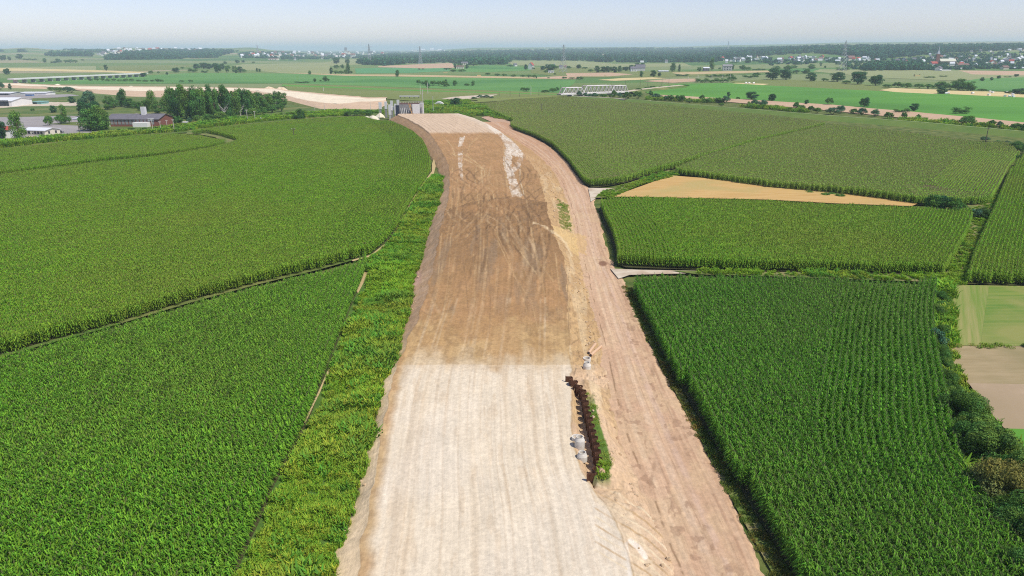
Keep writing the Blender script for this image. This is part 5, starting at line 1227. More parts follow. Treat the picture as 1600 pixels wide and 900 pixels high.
woods('town_trees', 'dense green trees between the houses of the right-hand town', [(1200,104),(1256,101),(1300,101),(1345,111),(1390,110.5),(1440,110),(1470,110.5),(1510,109),(1560,108),(1720,110),(1720,82),(1560,82),(1480,84),(1400,92),(1350,93),(1270,90),(1200,96)], 1500, hm=6.5, wm=8, thr=0.3, k0=0.5, cat='trees')
woods('town_trees', 'dark thicket between the forest and the pylon', [(1345,111),(1390,110.5),(1440,110),(1440,101),(1360,102)], 260, hm=12, wm=10, cat='trees', k0=0.6)
woods('town_trees', 'dark trees around the red-roofed houses at the forest edge', [(1100,98),(1125,97),(1160,96),(1205,99),(1205,90),(1150,90),(1110,92)], 110, hm=7, wm=9, cat='trees', k0=0.6)
woods('forest', 'thin blue tree line along the edge of the pale crop field', [(440,93.5),(520,92.5),(568,91.5),(568,89.5),(500,90.5),(440,92)], 90, hm=9, wm=10, cat='trees')
# ================================================================== BUILT THINGS
CONC = pmat('concrete', (0.52, 0.51, 0.49), (0.44, 0.43, 0.41), 1.5, coord='obj')
CONCW = pmat('concrete_fresh', (0.70, 0.69, 0.67), (0.62, 0.61, 0.59), 1.2, coord='obj')
CONCD = pmat('concrete_dark', (0.30, 0.29, 0.29), (0.22, 0.22, 0.22), 1.0, coord='obj')
RUST = pmat('rusty_steel', (0.085, 0.038, 0.022), (0.12, 0.055, 0.03), 4, coord='obj')
PIPE = pmat('clay_pipe', (0.62, 0.42, 0.27), (0.56, 0.37, 0.23), 3, coord='obj')
RING = pmat('ring_concrete', (0.70, 0.66, 0.58), (0.58, 0.54, 0.47), 3, coord='obj')
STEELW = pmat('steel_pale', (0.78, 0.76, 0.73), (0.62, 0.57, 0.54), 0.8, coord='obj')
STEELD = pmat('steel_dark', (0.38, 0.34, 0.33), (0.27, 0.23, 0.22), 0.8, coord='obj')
BRICK = pmat('brick', (0.26, 0.10, 0.075), (0.20, 0.085, 0.065), 2.5, coord='obj')
ROOFG = pmat('roof_grey', (0.17, 0.16, 0.18), (0.13, 0.125, 0.14), 0.6, coord='obj')
ROOFR = pmat('roof_red', (0.42, 0.09, 0.07), (0.34, 0.075, 0.06), 0.8, coord='obj')
ROOFB = pmat('roof_brown', (0.24, 0.14, 0.12), (0.19, 0.11, 0.10), 0.8, coord='obj')
ROOFW = pmat('roof_white', (0.68, 0.70, 0.73), (0.62, 0.64, 0.67), 0.3, coord='obj')
WALLW = pmat('wall_white', (0.78, 0.76, 0.73), (0.70, 0.68, 0.65), 0.4, coord='obj')
WALLC = pmat('wall_cream', (0.70, 0.64, 0.50), (0.64, 0.58, 0.46), 0.4, coord='obj')
TEAL = pmat('sheet_teal', (0.25, 0.45, 0.42), (0.21, 0.40, 0.38), 1, coord='obj')
DARKW = pmat('window_dark', (0.05, 0.06, 0.075), (0.035, 0.04, 0.05), 2, rough=0.25, coord='obj')
WOODP = pmat('timber', (0.50, 0.30, 0.12), (0.42, 0.25, 0.10), 2, coord='obj')
POLE = pmat('pole_concrete', (0.62, 0.58, 0.50), (0.55, 0.51, 0.44), 2, coord='obj')
POLED = pmat('pole_wood', (0.14, 0.11, 0.09), (0.10, 0.08, 0.07), 2, coord='obj')
PYL = pmat('galvanised', (0.42, 0.44, 0.46), (0.36, 0.38, 0.40), 2, coord='obj', metal=0.3, rough=0.5)
BLUEP = pmat('panel_dark_blue', (0.035, 0.045, 0.075), (0.03, 0.035, 0.06), 2, coord='obj')
BALE = pmat('bale_film', (0.80, 0.79, 0.76), (0.74, 0.72, 0.68), 3, coord='obj')
STRAW = pmat('straw_bale', (0.62, 0.50, 0.25), (0.55, 0.43, 0.20), 3, coord='obj')
CARP = pmat('car_paint_dark', (0.03, 0.032, 0.038), (0.04, 0.04, 0.045), 2, coord='obj', rough=0.25, spec=0.5)
STONE = pmat('clods', (0.44, 0.31, 0.18), (0.56, 0.43, 0.28), 3)
SANDP = pmat('spoil_sand', (0.58, 0.44, 0.28), (0.68, 0.56, 0.40), 0.4, bump=0.3)

# ---- sheet pile wall
spw = empty('sheet_pile_wall', WPs[0] * [1, 1, 0]); tag(spw, 'rusty brown zigzag steel sheet pile wall beside the manhole rings', 'retaining wall')
o0 = WPs[0] * np.array([1, 1, 0])
Wl = WP[:, :2]; seg = np.hypot(*np.diff(Wl, axis=0).T); cs_ = np.concatenate([[0], np.cumsum(seg)]); tot = cs_[-1]
pitch_ = 1.25; npile = int(tot / pitch_)
def pile_mesh(i):
    """one U-shaped pile, open towards local +y, 0.95 m long"""
    b = MB(); t = 0.03; d_ = 0.62; h_ = 2.5
    prof = [(-0.63, 0.30), (-0.42, 0.30), (-0.16, -0.28), (0.16, -0.28), (0.42, 0.30), (0.63, 0.30)]
    vs = []
    for z in (-0.9, h_ - 0.9 + 0.0):
        for (x, y) in prof: vs.append((x, y - t, z))
        for (x, y) in prof[::-1]: vs.append((x, y + t, z))
    n_ = 12; b.add(vs, [tuple(range(n_))[::-1], tuple(range(n_, 2 * n_))] + [(k, (k + 1) % n_, n_ + (k + 1) % n_, n_ + k) for k in range(n_)])
    return b.mesh('sheet_pile', RUST)
PM = pile_mesh(0)
for i in range(npile):
    s_ = (i + 0.5) * tot / npile
    x = np.interp(s_, cs_, Wl[:, 0]); y = np.interp(s_, cs_, Wl[:, 1])
    x2 = np.interp(s_ + .3, cs_, Wl[:, 0]); y2 = np.interp(s_ + .3, cs_, Wl[:, 1]); x1 = np.interp(s_ - .3, cs_, Wl[:, 0]); y1 = np.interp(s_ - .3, cs_, Wl[:, 1])
    o = link(bpy.data.objects.new('sheet_pile', PM), spw)
    o.location = (x - o0[0], y - o0[1], WALLH - 1.42 - rng.uniform(0, 0.12)); o.rotation_euler = (0, 0, math.atan2(y2 - y1, x2 - x1) + math.pi)

# ---- manhole rings and pipes
def ground_emb(x, y):
    i = min(len(ys) - 1, max(0, int(np.searchsorted(ys, y)))); return float(np.interp(x, EX[i], EZ[i]))
def on_emb(px, py, z0=0.7):
    for _ in range(6):
        p = P(px, py, z0); z0 = ground_emb(p[0], p[1])
    return np.array([p[0], p[1], z0])
def ring_stack(px, py, levels, label, cone=False, broken=False):
    p = on_emb(px, py); o = empty('manhole_ring', (p[0], p[1], p[2] - 0.08)); tag(o, label, 'concrete ring', 'concrete manhole rings along the pile wall')
    z = 0
    for k in range(levels):
        b = MB(); b.tube((0, 0, z), 0.52, 0.5, 0.41, 28); b.build('ring', RING, o); z += 0.52
    if cone:
        b = MB(); n = 28; vs = []
        for rr, zz in ((0.52, z), (0.38, z + 0.34), (0.38, z + 0.42), (0.31, z + 0.42), (0.31, z - 0.3)):
            for i in range(n): a = 2 * math.pi * i / n; vs.append((rr * math.cos(a), rr * math.sin(a), zz))
        fs = [(k * n + i, k * n + (i + 1) % n, (k + 1) * n + (i + 1) % n, (k + 1) * n + i) for k in range(4) for i in range(n)] + [tuple(4 * n + i for i in range(n))]
        b.add(vs, fs, 0); b.build('cone', RING, o)
    # dark bottom seen through the opening
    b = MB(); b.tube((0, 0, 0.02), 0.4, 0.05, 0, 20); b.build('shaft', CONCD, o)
ring_stack(901, 687.5, 1, 'low half-buried concrete ring, farthest of the three by the pile wall')
ring_stack(905.5, 700, 2, 'two-storey concrete ring stack, middle of the three by the pile wall', cone=True)
ring_stack(909.5, 718, 1, 'conical concrete manhole top, nearest of the three by the pile wall', cone=True)
ring_stack(917, 564, 1, 'concrete ring with dark opening at the lower end of the clay pipes', cone=False)
ring_stack(917, 576, 1, 'small concrete ring just below the clay pipes', cone=True)
def pipe(a, b, d_, label, group=None, mat=PIPE):
    A = on_emb(*a); B = on_emb(*b); A[2] += d_ / 2; B[2] += d_ / 2
    o = empty('pipe', (A + B) / 2); tag(o, label, 'pipe', group); M_ = (A + B) / 2
    m1 = MB(); p = Vector(A - M_); q = Vector(B - M_); m1.bar(p, q, d_ * 0.84, None, 16); m1.build('barrel', mat, o)
    m2 = MB(); dd = (p - q).normalized(); m2.bar(p, p - dd * 0.35, d_ * 0.98, None, 16); m2.build('socket', mat, o)
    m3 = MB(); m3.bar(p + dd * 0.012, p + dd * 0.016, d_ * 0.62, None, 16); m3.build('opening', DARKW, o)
pipe((919.5, 554), (930, 540), 0.42, 'long tan clay pipe, left one of the pair above the rings', 'tan clay pipes')
pipe((922.5, 557.5), (939, 543), 0.42, 'long tan clay pipe, right one of the pair above the rings', 'tan clay pipes')
pipe((934.5, 738), (941, 741), 0.55, 'short reddish pipe stub poking out at the near end of the pile wall')

# ---- rubble and clods (stuff)
def stone_mesh(seed):
    r = np.random.default_rng(seed); bm_v = []; n = 7
    for k, (z, s_) in enumerate(((0, .8), (.3, 1.0), (.6, .6))):
        for i in range(n):
            a = 2 * math.pi * i / n; q = s_ * r.uniform(0.7, 1.2) * 0.5; bm_v.append((q * math.cos(a), q * math.sin(a), z * r.uniform(.8, 1.1)))
    b = MB(); fs = [(k * n + i, k * n + (i + 1) % n, (k + 1) * n + (i + 1) % n, (k + 1) * n + i) for k in range(2) for i in range(n)] + [tuple(2 * n + i for i in range(n))]
    b.add(bm_v, fs); return b.mesh('stone', STONE)
SM = [stone_mesh(i) for i in range(5)]
def rubble(label, poly_or_fn, n, s0, s1):
    X, Y = [], []
    W = px_world(poly_or_fn); x, y = area_pts(W, n)
    k = fbm(x * 0.35, y * 0.35, 500) > 0.47; x, y = x[k], y[k]
    z = np.array([ground_emb(a, b_) for a, b_ in zip(x, y)]); sc = s0 + (s1 - s0) * rng.uniform(0, 1, len(x)) ** 5
    scatter('rubble', label, 'rubble', np.stack([x, y, z - 0.02], 1), rng.uniform(0, 6.28, len(x)), sc, SM)
rubble('loose stones and clods on the rough right slope near the pile wall', [(900,640),(960,640),(1005,770),(1050,900),(1000,900),(960,800),(930,745)], 3.0, 0.06, 0.5)
rubble('loose clods along the right slope in the middle distance', [(880,420),(915,420),(940,530),(955,600),(925,600),(900,500)], 1.5, 0.08, 0.45)
rubble('clods along the foot of the right slope farther up', [(835,262),(868,272),(893,340),(905,380),(868,365),(850,310)], 1.0, 0.1, 0.6)
rubble('pale stones along the foot of the left embankment slope', [(640,430),(655,430),(650,480),(632,520),(612,580),(598,610),(588,610),(610,560),(630,500)], 2.5, 0.08, 0.5)
rubble('scattered stones on the near left slope', [(590,610),(605,610),(585,720),(565,820),(525,900),(540,830),(575,690)], 0.8, 0.06, 0.35)

# ---- second embankment beyond the railway (far left)
def strip(name, label, lines, mats_col, n=80, cat='embankment', z0=0.0):
    L = []
    for pl, h in lines:
        q = np.array([P(a[0], a[1], h) for a in pl]); s_ = np.concatenate([[0], np.cumsum(np.hypot(*np.diff(q[:, :2], axis=0).T))]); t = np.linspace(0, s_[-1], n)
        L.append(np.stack([np.interp(t, s_, q[:, k]) for k in range(3)], 1))
    rows_ = []; cc = []
    for k in range(len(L) - 1):
        m__ = 9
        for i in range(m__ + (k == len(L) - 2)):
            t = i / m__; pnt = L[k] * (1 - t) + L[k + 1] * t; rows_.append(pnt); cc.append(np.array(mats_col[k]) * np.ones((n, 3)))
    A = np.stack(rows_, 0); Cc = np.stack(cc, 0)
    nz_ = fbm(A[..., 0] * 0.12, A[..., 1] * 0.12, 600)
    A[..., 2] += (nz_ - 0.5) * 1.0 * (np.abs(np.linspace(-1, 1, A.shape[0])) < 0.9)[:, None]
    Cc = Cc * (0.85 + 0.3 * fbm(A[..., 0] * 0.05, A[..., 1] * 0.2, 601)[..., None])
    uv = np.stack([A[..., 0] * 0.1, A[..., 1] * 0.1], -1)
    return grid_obj(name, A[..., 0], A[..., 1], A[..., 2], Cc, uv, EARTH, label, cat)
SW = (0.74, 0.64, 0.47); SPK = (0.55, 0.40, 0.27)
strip('embankment', 'long sandy embankment beyond the railway on the left', [
    ([(-120,137),(20,137.5),(110,140),(150,146),(220,152),(300,153),(400,157),(450,157),(500,170),(545,172.5),(587,171.5),(606,163)], 0.0),
    ([(-120,132),(20,132.5),(150,139.5),(220,142),(300,140.5),(400,141),(440,147),(480,156.5),(525,162.5),(560,158),(590,157.5),(603,156)], 2.2),
    ([(-120,130),(20,130.5),(100,134.5),(160,135.5),(300,136.2),(430,139),(450,142),(500,147),(560,152),(575,153.5),(590,153.5),(603,153.5)], 2.2),
    ([(-120,129),(20,129.5),(100,133.5),(160,134.5),(300,135.4),(430,138),(450,140.5),(500,145.5),(560,150.5),(575,152),(590,152),(606,152)], 0.0)], [SPK, SW, SPK], 160)
def heap(px, py, w, h, label, mat=SANDP, group='sand heaps'):
    p = P(px, py); d = depth(p); W_ = w * d / FPX / 2; H_ = h * d / FPX; r = np.random.default_rng(int(px * 7)); n, m__ = 28, 10; vs = []
    for k in range(m__ + 1):
        t = k / m__
        for i in range(n):
            a = 2 * math.pi * i / n; q = W_ * (1 - t) * (1 + 0.35 * (vnoise(math.cos(a) * 2 + px, math.sin(a) * 2, 3) - 0.5)); z = H_ * (1 - (1 - t) ** 1.6) * (0.8 + 0.4 * vnoise(q * math.cos(a) * 0.4 + px, q * math.sin(a) * 0.4, 4)) if k else -0.2
            vs.append((q * math.cos(a), q * math.sin(a) * 0.8, z))
    b = MB(); b.add(vs, [(k * n + i, k * n + (i + 1) % n, (k + 1) * n + (i + 1) % n, (k + 1) * n + i) for k in range(m__) for i in range(n)])
    o = b.build('sand_heap', mat); o.location = tuple(p); tag(o, label, 'sand heap', group)
    o.data.polygons.foreach_set('use_smooth', np.full(len(o.data.polygons), True))
heap(420, 140.5, 26, 4.5, 'left tan sand heap on the embankment beyond the railway'); heap(440, 141.5, 24, 5.5, 'right and taller tan sand heap beyond the railway')
SANDW = pmat('spoil_pale', (0.66, 0.60, 0.44), (0.74, 0.68, 0.54), 0.4, bump=0.3)
heap(583, 187, 20, 8, 'pale spoil heap at the corner of the left corn field', SANDW, 'pale spoil heaps'); heap(594, 184, 20, 7, 'pale spoil heap below the leftmost white pillar', SANDW, 'pale spoil heaps')
heap(573, 185, 16, 3, 'lowest pale spoil heap beside the scrub', SANDW, 'pale spoil heaps')
for i, (x, y, w) in enumerate(((30, 131.5, 10), (90, 133.5, 12), (205, 136, 9), (243, 137, 10))):
    heap(x, y, w, 2, '%s small pale heap from the left on the far sandy bank' % ORD[i], SANDW, 'small pale heaps on the far bank')

# ---- new bridge abutment and pillars
def px_box(name, x0, x1, ytop, ybot, depth_m, mat, parent, yb_h=0.0, dist=None, taper=1.0):
    """upright box whose face spans these pixels at the distance dist"""
    z = dist; fx = lambda x: (x - 800) / FPX * z
    d = ray((x0 + x1) / 2, ybot); t = z; pb = np.array([0, 0, CAMH]) + d * t; d2 = ray((x0 + x1) / 2, ytop); pt_ = np.array([0, 0, CAMH]) + d2 * t
    k = t; w = (x1 - x0) / FPX * z
    loc = pb - np.array(parent.location) if parent else pb
    b = MB(); b.box((loc[0], loc[1] + depth_m / 2, loc[2]), (w, depth_m, pt_[2] - pb[2]), 0, 0, taper)
    return b.build(name, mat, parent)
D0 = depth(P(640, 179, 3.6)) + 3.0
def px_pt(px, py, z): return np.array([0, 0, CAMH]) + ray(px, py) * z
def thing_at(name, px, py, dist, label, cat, group=None):
    p = px_pt(px, py, dist); o = empty(name, p); return tag(o, label, cat, group)
def zground(px, py): return depth(P(px, py, 0))
pill = [(591.8,596.3,159.5,170.5),(601,604.8,158.5,170.3),(610.2,613.8,157.3,168.5),(607.3,611.3,163.3,179.5),(616.5,619.6,162,178.5),(620,623.8,156,165)]
for i, (a, b_, t_, u_) in enumerate(pill):
    dd = D0 + (16 if u_ < 172 else 4) ; px_m = (a + b_) / 2
    o = thing_at('concrete_pillar', px_m, u_, dd, 'white concrete bridge pillar, %s from the left' % ORD[[0, 1, 3, 2, 4, 5][i]], 'pillar', 'white pillars of the new bridge')
    px_box('shaft', a, b_, t_, u_, 1.2, CONCW, o, dist=dd)
    base = px_pt(px_m, u_, dd)[2]
    bb = MB(); bb.box((0, 0.6, -base - 0.3), (1.0, 1.0, base + 0.3)); bb.build('footing', CONCD if u_ < 172 else CONC, o)
ab = thing_at('bridge_abutment', 640, 179, D0, 'unfinished concrete bridge abutment with ribbed formwork and timber brace', 'bridge')
def abx(name, x0, x1, y0_, y1_, dm, mat, off=0.0): 
    return px_box(name, x0, x1, y0_, y1_ + 4, dm, mat, ab, dist=D0 + off)
abx('pier_cap', 611, 620, 166.5, 168.5, 1.5, CONCW, 4); abx('dark_panel', 618.8, 624, 164, 179, 0.5, BLUEP, 2)
abx('back_wall', 624, 645, 163, 178, 1.0, CONCD, 3)
b = MB()
for k in range(7):
    x_ = 625 + k * 2.8; p1 = px_pt(x_ + 2.4, 179.5, D0 + 1.2) - np.array(ab.location); p2 = px_pt(x_, 163.5, D0 + 1.8) - np.array(ab.location); b.bar(p1, p2, 0.4, None, 4)
b.build('rib', CONC, ab)
b = MB()
for (xa, ya, xb, yb) in ((638.2, 162, 643.8, 178.5), (640.5, 162, 646, 178.5)): b.bar(px_pt(xa, ya, D0 - 0.5) - np.array(ab.location), px_pt(xb, yb, D0 - 0.5) - np.array(ab.location), 0.35)
for k in range(6):
    t = (k + .5) / 6; b.bar(px_pt(638.2 + 5.6 * t, 162 + 16.5 * t, D0 - .5) - np.array(ab.location), px_pt(640.5 + 5.5 * t, 162 + 16.5 * t, D0 - .5) - np.array(ab.location), 0.22)
b.build('timber_brace', WOODP, ab)
abx('face_wall', 645, 656, 162.5, 178, 1.2, CONCW, 0); abx('wing_wall', 656, 661, 161, 177.5, 6, CONC, 2.0); abx('wing_edge', 661, 662.3, 160, 177.5, 1, CONCW, 0)
abx('top_slab', 624, 661, 160.8, 163, 3, ROOFB, 3.5)
b = MB()
for k in range(9): b.bar(px_pt(626 + k * 4, 161, D0 + 3) - np.array(ab.location), px_pt(626 + k * 4, 159, D0 + 3) - np.array(ab.location), 0.15)
b.bar(px_pt(625, 159.4, D0 + 3) - np.array(ab.location), px_pt(661, 158.6, D0 + 3) - np.array(ab.location), 0.12); b.build('guard_rail', POLE, ab)
# worker figures are too small to show; the stair tower stands on the slab
def beam_row(px0, px1, y0_, y1_, dist, label):
    o = thing_at('concrete_beam', (px0 + px1) / 2, y1_, dist, label, 'beam'); px_box('beam', px0, px1, y0_, y1_, 2.0, CONC, o, dist=dist)
    z = px_pt((px0 + px1) / 2, y1_, dist)[2]; w = (px1 - px0) / FPX * dist; b = MB()
    for k in range(5): b.box(((k - 2) * w / 4.3, 1, -z - 0.2), (0.6, 0.6, z + 0.2))
    b.build('support', CONCD, o)
beam_row(624, 655, 149.4, 151.3, depth(P(640, 154.5)), 'long grey concrete beam on supports behind the abutment')
# rounded pale shed right of the abutment
o = thing_at('round_shed', 686, 166, zground(686, 166) , 'small pale round-roofed shed left of the dark round tree', 'shed'); o.location.z = 0
b = MB(); n = 12; w_ = 3.8; vs = []
for yk in (-2.5, 2.5):
    for i in range(n + 1): a = math.pi * i / n; vs.append((w_ * math.cos(a), yk, 3.4 * math.sin(a)))
b.add(vs, [(i, i + 1, n + 2 + i, n + 1 + i) for i in range(n)] + [tuple(range(n + 1)), tuple(range(2 * n + 1, n, -1))]); b.build('shell', CONCW, o)

# ---- poles
def pole(px, y0_, y1_, label, mat=POLE, w=0.32, arm=None, group=None, base=0.0):
    p = P(px, y1_, base); d = depth(p); H_ = (y1_ - y0_) * d / FPX * 1.03
    o = empty('power_pole', p); tag(o, label, 'pole', group); b = MB(); b.bar((0, 0, 0), (0, 0, H_), w * 1.1, w * 0.7, 8); b.build('shaft', mat, o)
    if arm:
        b = MB(); b.bar((-arm, 0, H_ - 0.5), (arm, 0, H_ - 0.5), 0.16); b.build('crossarm', mat, o)
        b = MB()
        for s_ in (-1, 0, 1): b.bar((s_ * arm * 0.85, 0, H_ - 0.4), (s_ * arm * 0.85, 0, H_ - 0.1), 0.14)
        b.build('insulator', CONCW, o)
pole(460, 201, 220, 'dark wooden power pole standing inside the left corn field', POLED, 0.3, 0.9)
pole(593.5, 168, 194, 'thin grey pole at the corner of the left corn by the pillars', CONC, 0.22)
pole(579, 160, 173, 'pale pole at the sandy bank left of the pillars', POLE, 0.3)
pole(507.5, 162, 176, 'thin pale pole in the scrub below the sandy bank', POLE, 0.25); pole(492.5, 166, 178, 'shorter pale pole left of its twin below the sandy bank', POLE, 0.22)
pole(661.5, 142, 178, 'tall pale railway mast behind the right edge of the abutment', POLE, 0.4); pole(668.5, 130, 147, 'pale mast on the meadow above the road ramp', POLE, 0.4); pole(657, 133, 148, 'thin pale mast left of the tall railway mast', POLE, 0.35)
pole(677, 152, 177, 'grey pole with white cap right of the abutment', CONC, 0.35)
pole(829.5, 136, 149, 'white pole on the meadow between the shrub groups', POLE, 0.45); pole(846, 163, 180, 'thin power pole in the olive corn field', POLED, 0.25, 0.8)
pole(505.5, 137, 143, 'tiny white post on the olive meadow beyond the pale embankment', POLE, 0.5)
pole(1540, 200, 222, 'wooden power pole at the corner of the right corn field', POLED, 0.3, 0.9)
pole(125, 193, 211, 'leaning dark power pole in the works yard', POLED, 0.3, 0.7)
for i, (x, a, b_) in enumerate(((52, 206, 221), (61, 212, 222), (239, 186, 203), (251.5, 190, 204), (261.5, 188, 200), (272, 187, 202), (387, 172, 190), (399, 174, 190))):
    pole(x, a, b_, 'slim pale pole, %s from the left along the railway line' % ORD[i], POLE, 0.22, 0.6, 'slim poles along the railway line')
for i, (x, a, b_) in enumerate(((876, 133, 147), (976.5, 127, 142), (1000, 124.5, 136), (1012, 124.5, 135), (1034, 123, 134), (1045, 122.5, 131), (797, 142, 151), (812, 145, 152), (842, 139.5, 150), (780, 144, 151))):
    pole(x, a, b_, 'thin railway mast, %s from the left along the line through the truss bridge' % ORD[sorted([876, 976.5, 1000, 1012, 1034, 1045, 797, 812, 842, 780]).index(x)], POLED, 0.3, None, 'railway masts by the truss bridge')
for i, (x, a, b_) in enumerate(((1088.5, 117.5, 127), (1090.5, 118, 127), (1112, 117, 124), (1129, 117, 123.5), (1141, 116.5, 122), (1075, 119, 125))):
    pole(x, a, b_, 'pale mast, %s from the left beside the bushy belt' % ORD[sorted([1088.5, 1090.5, 1112, 1129, 1141, 1075]).index(x)], POLE, 0.5, None, 'pale masts beside the bushy belt')
# white cross on plinth
p = P(408, 190); d = depth(p); o = empty('wayside_cross', p); tag(o, 'small white cross on a flat plinth at the right end of the wood', 'cross'); k = d / FPX
b = MB(); b.box((0, 0, 0), (7 * k, 3 * k, 1.0 * k)); b.build('plinth', CONCW, o)
b = MB(); b.box((0, 0, k), (0.9 * k, 0.9 * k, 5.5 * k)); b.box((0, 0, 4.4 * k), (3 * k, 0.7 * k, 0.8 * k)); b.build('cross', CONCW, o)

# ---- pylons
def pylon(px, ytop, ybase, label, arms=(0.78, 0.9), aw=0.28):
    p = PT(px, ybase) if ybase < 100 else P(px, ybase); d = depth(p); H_ = (ybase - ytop) * d / FPX; w0 = H_ * 0.085
    o = empty('lattice_pylon', p, 0.5); tag(o, label, 'pylon', 'lattice pylons of the power line'); th = max(0.35, d / FPX * 0.42)
    b = MB(); lv = [0, .16, .3, .43, .54, .64, .73, .82, .91, 1.0]
    W_ = lambda t: w0 * (1 - t) ** 1.0 + 0.7
    for sx, sy in ((1, 1), (1, -1), (-1, -1), (-1, 1)):
        b.bar((sx * W_(0), sy * W_(0), 0), (sx * W_(1) * .4, sy * W_(1) * .4, H_), th, th * 0.7)
    for t0, t1 in zip(lv[:-1], lv[1:]):
        for s_ in (1, -1):
            b.bar((-W_(t0), s_ * W_(t0), t0 * H_), (W_(t1), s_ * W_(t1), t1 * H_), th * 0.45); b.bar((W_(t0), s_ * W_(t0), t0 * H_), (-W_(t1), s_ * W_(t1), t1 * H_), th * 0.45)
            b.bar((s_ * W_(t0), -W_(t0), t0 * H_), (s_ * W_(t1), W_(t1), t1 * H_), th * 0.45)
    b.build('mast', PYL, o)
    for t in arms:
        b = MB(); b.bar((-aw * H_, 0, t * H_), (aw * H_, 0, t * H_), th * 0.6); b.bar((-aw * H_, 0, t * H_), (0, 0, t * H_ + 1.8), th * 0.4); b.bar((aw * H_, 0, t * H_), (0, 0, t * H_ + 1.8), th * 0.4)
        for s_ in (-1, -.6, .6, 1): b.bar((s_ * aw * H_, 0, t * H_), (s_ * aw * H_, 0, t * H_ - H_ * .05), th * 0.4)
        b.build('crossarm', PYL, o)
pylon(657, 74, 100, 'lattice pylon in front of the dark forest, with spread arms', (0.97,), 0.14); pylon(578, 70, 100, 'lattice pylon at the left end of the dark forest', (0.7, 0.85), 0.16)
pylon(880, 72, 113, 'tall lattice pylon beside the white farm buildings', (0.95,), 0.11); pylon(1316, 66, 111, 'tall lattice pylon in front of the right-hand town', (0.7, 0.85), 0.08)
pylon(403, 71, 84, 'tiny far lattice pylon on the hazy horizon left of the middle', (0.9,), 0.15); pylon(1137.5, 65, 78, 'tiny mast on the forest horizon right of the middle', (0.9,), 0.04)

# ---- railway truss bridge
BA = P(873, 151.0); BB = P(979, 146.8)
dirv = (BB - BA); Lb = float(np.hypot(dirv[0], dirv[1])); ang = math.atan2(dirv[1], dirv[0])
br = empty('truss_bridge', BA, ang); tag(br, 'pale steel railway truss bridge of three spans over the river', 'bridge')
kk = depth((BA + BB) / 2) / FPX; zd = 4.2 * kk * 0.95; bw = 6.5
b = MB(); b.box((Lb / 2, 0, zd - 0.9), (Lb, bw, 0.9)); b.build('deck', STEELD, br)
b = MB(); b.box((Lb / 2, -bw / 2 - 0.15, zd - 0.9), (Lb, 0.25, 1.2)); b.build('girder', STEELW, br)
spans = [(0.03, 0.335, 8.6), (0.325, 0.76, 10.4), (0.74, 0.985, 9.4)]
for (s0, s1, hp) in spans:
    xa, xb = s0 * Lb, s1 * Lb; H_ = hp * kk; n = 7 if s1 - s0 > .4 else 5
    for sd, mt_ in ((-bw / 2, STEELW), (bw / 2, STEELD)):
        b = MB(); st_ = (xb - xa) / n; ty = zd + H_; th = 0.75
        b.bar((xa + st_ * 0.7, sd, ty), (xb - st_ * 0.7, sd, ty), th); b.bar((xa, sd, zd), (xa + st_ * 0.7, sd, ty), th); b.bar((xb, sd, zd), (xb - st_ * 0.7, sd, ty), th); b.bar((xa, sd, zd + .1), (xb, sd, zd + .1), th)
        tops = [xa + st_ * 0.7 + (xb - xa - 1.4 * st_) * i / (n - 1) for i in range(n)]; bots = [xa + st_ * i for i in range(n + 1)]
        for i in range(n):
            b.bar((tops[i], sd, ty), (bots[min(i + 1, n)], sd, zd), 0.5); b.bar((tops[i], sd, ty), (bots[i], sd, zd), 0.32)
            b.bar((tops[i], sd, ty), (tops[i], sd, zd), 0.3)
        b.build('truss', mt_, br)
    b = MB()
    for i in range(n): b.bar((tops[i], -bw / 2, ty), (tops[i], bw / 2, ty), 0.25)
    for i in range(n - 1): b.bar((tops[i], -bw / 2, ty), (tops[i + 1], bw / 2, ty), 0.18)
    b.build('top_bracing', STEELW, br)
for s_, w_ in ((0.165, 1.8), (0.325, 2.0), (0.75, 2.2), (0.99, 2.6)):
    b = MB(); b.box((s_ * Lb, 0, -1), (w_, bw + 1.5, zd + 0.1), 0, 0, 0.9); b.build('pier', CONC, br)
# railway banks
def bank(name, label, pl, w0, w1, h, mat, cat):
    q = np.array([P(a[0], a[1])[:2] for a in pl]); s_ = np.concatenate([[0], np.cumsum(np.hypot(*np.diff(q, axis=0).T))]); n = max(8, int(s_[-1] / 12)); t = np.linspace(0, s_[-1], n)
    x = np.interp(t, s_, q[:, 0]); y = np.interp(t, s_, q[:, 1]); dx, dy = np.gradient(x), np.gradient(y); L = np.hypot(dx, dy); nx, ny = -dy / L, dx / L
    vs = []; 
    for o_, z in ((-w0, -0.3), (-w1, h), (w1, h), (w0, -0.3)):
        vs += [(x[i] + nx[i] * o_, y[i] + ny[i] * o_, z + (vnoise(x[i] * .05, y[i] * .05, 9) - .5) * .2) for i in range(n)]
    fs = [(k * n + i, k * n + i + 1, (k + 1) * n + i + 1, (k + 1) * n + i)[::-1] for k in range(3) for i in range(n - 1)]
    me = np_mesh(name, np.array(vs), np.array(fs), [mat]); o = link(bpy.data.objects.new(name, me)); return tag(o, label, cat, kind='structure')
bank('railway_bank', 'grassy railway bank running right from the truss bridge', [(980,147),(1000,143.5),(1030,140),(1064,136.5)], 9, 4, zd - 0.2, FM['scrub'], 'railway bank')
bank('railway_track', 'pale ballast of the railway right of the truss bridge', [(978,147),(1000,143.5),(1030,140),(1064,136.5)], 3.4, 2.8, zd + 0.15, FM['track'], 'railway')
bank('railway_bank', 'grassy railway bank left of the truss bridge', [(873,151),(845,152),(800,154),(740,158)], 8, 4, zd - 1.4, FM['olive'], 'railway bank')
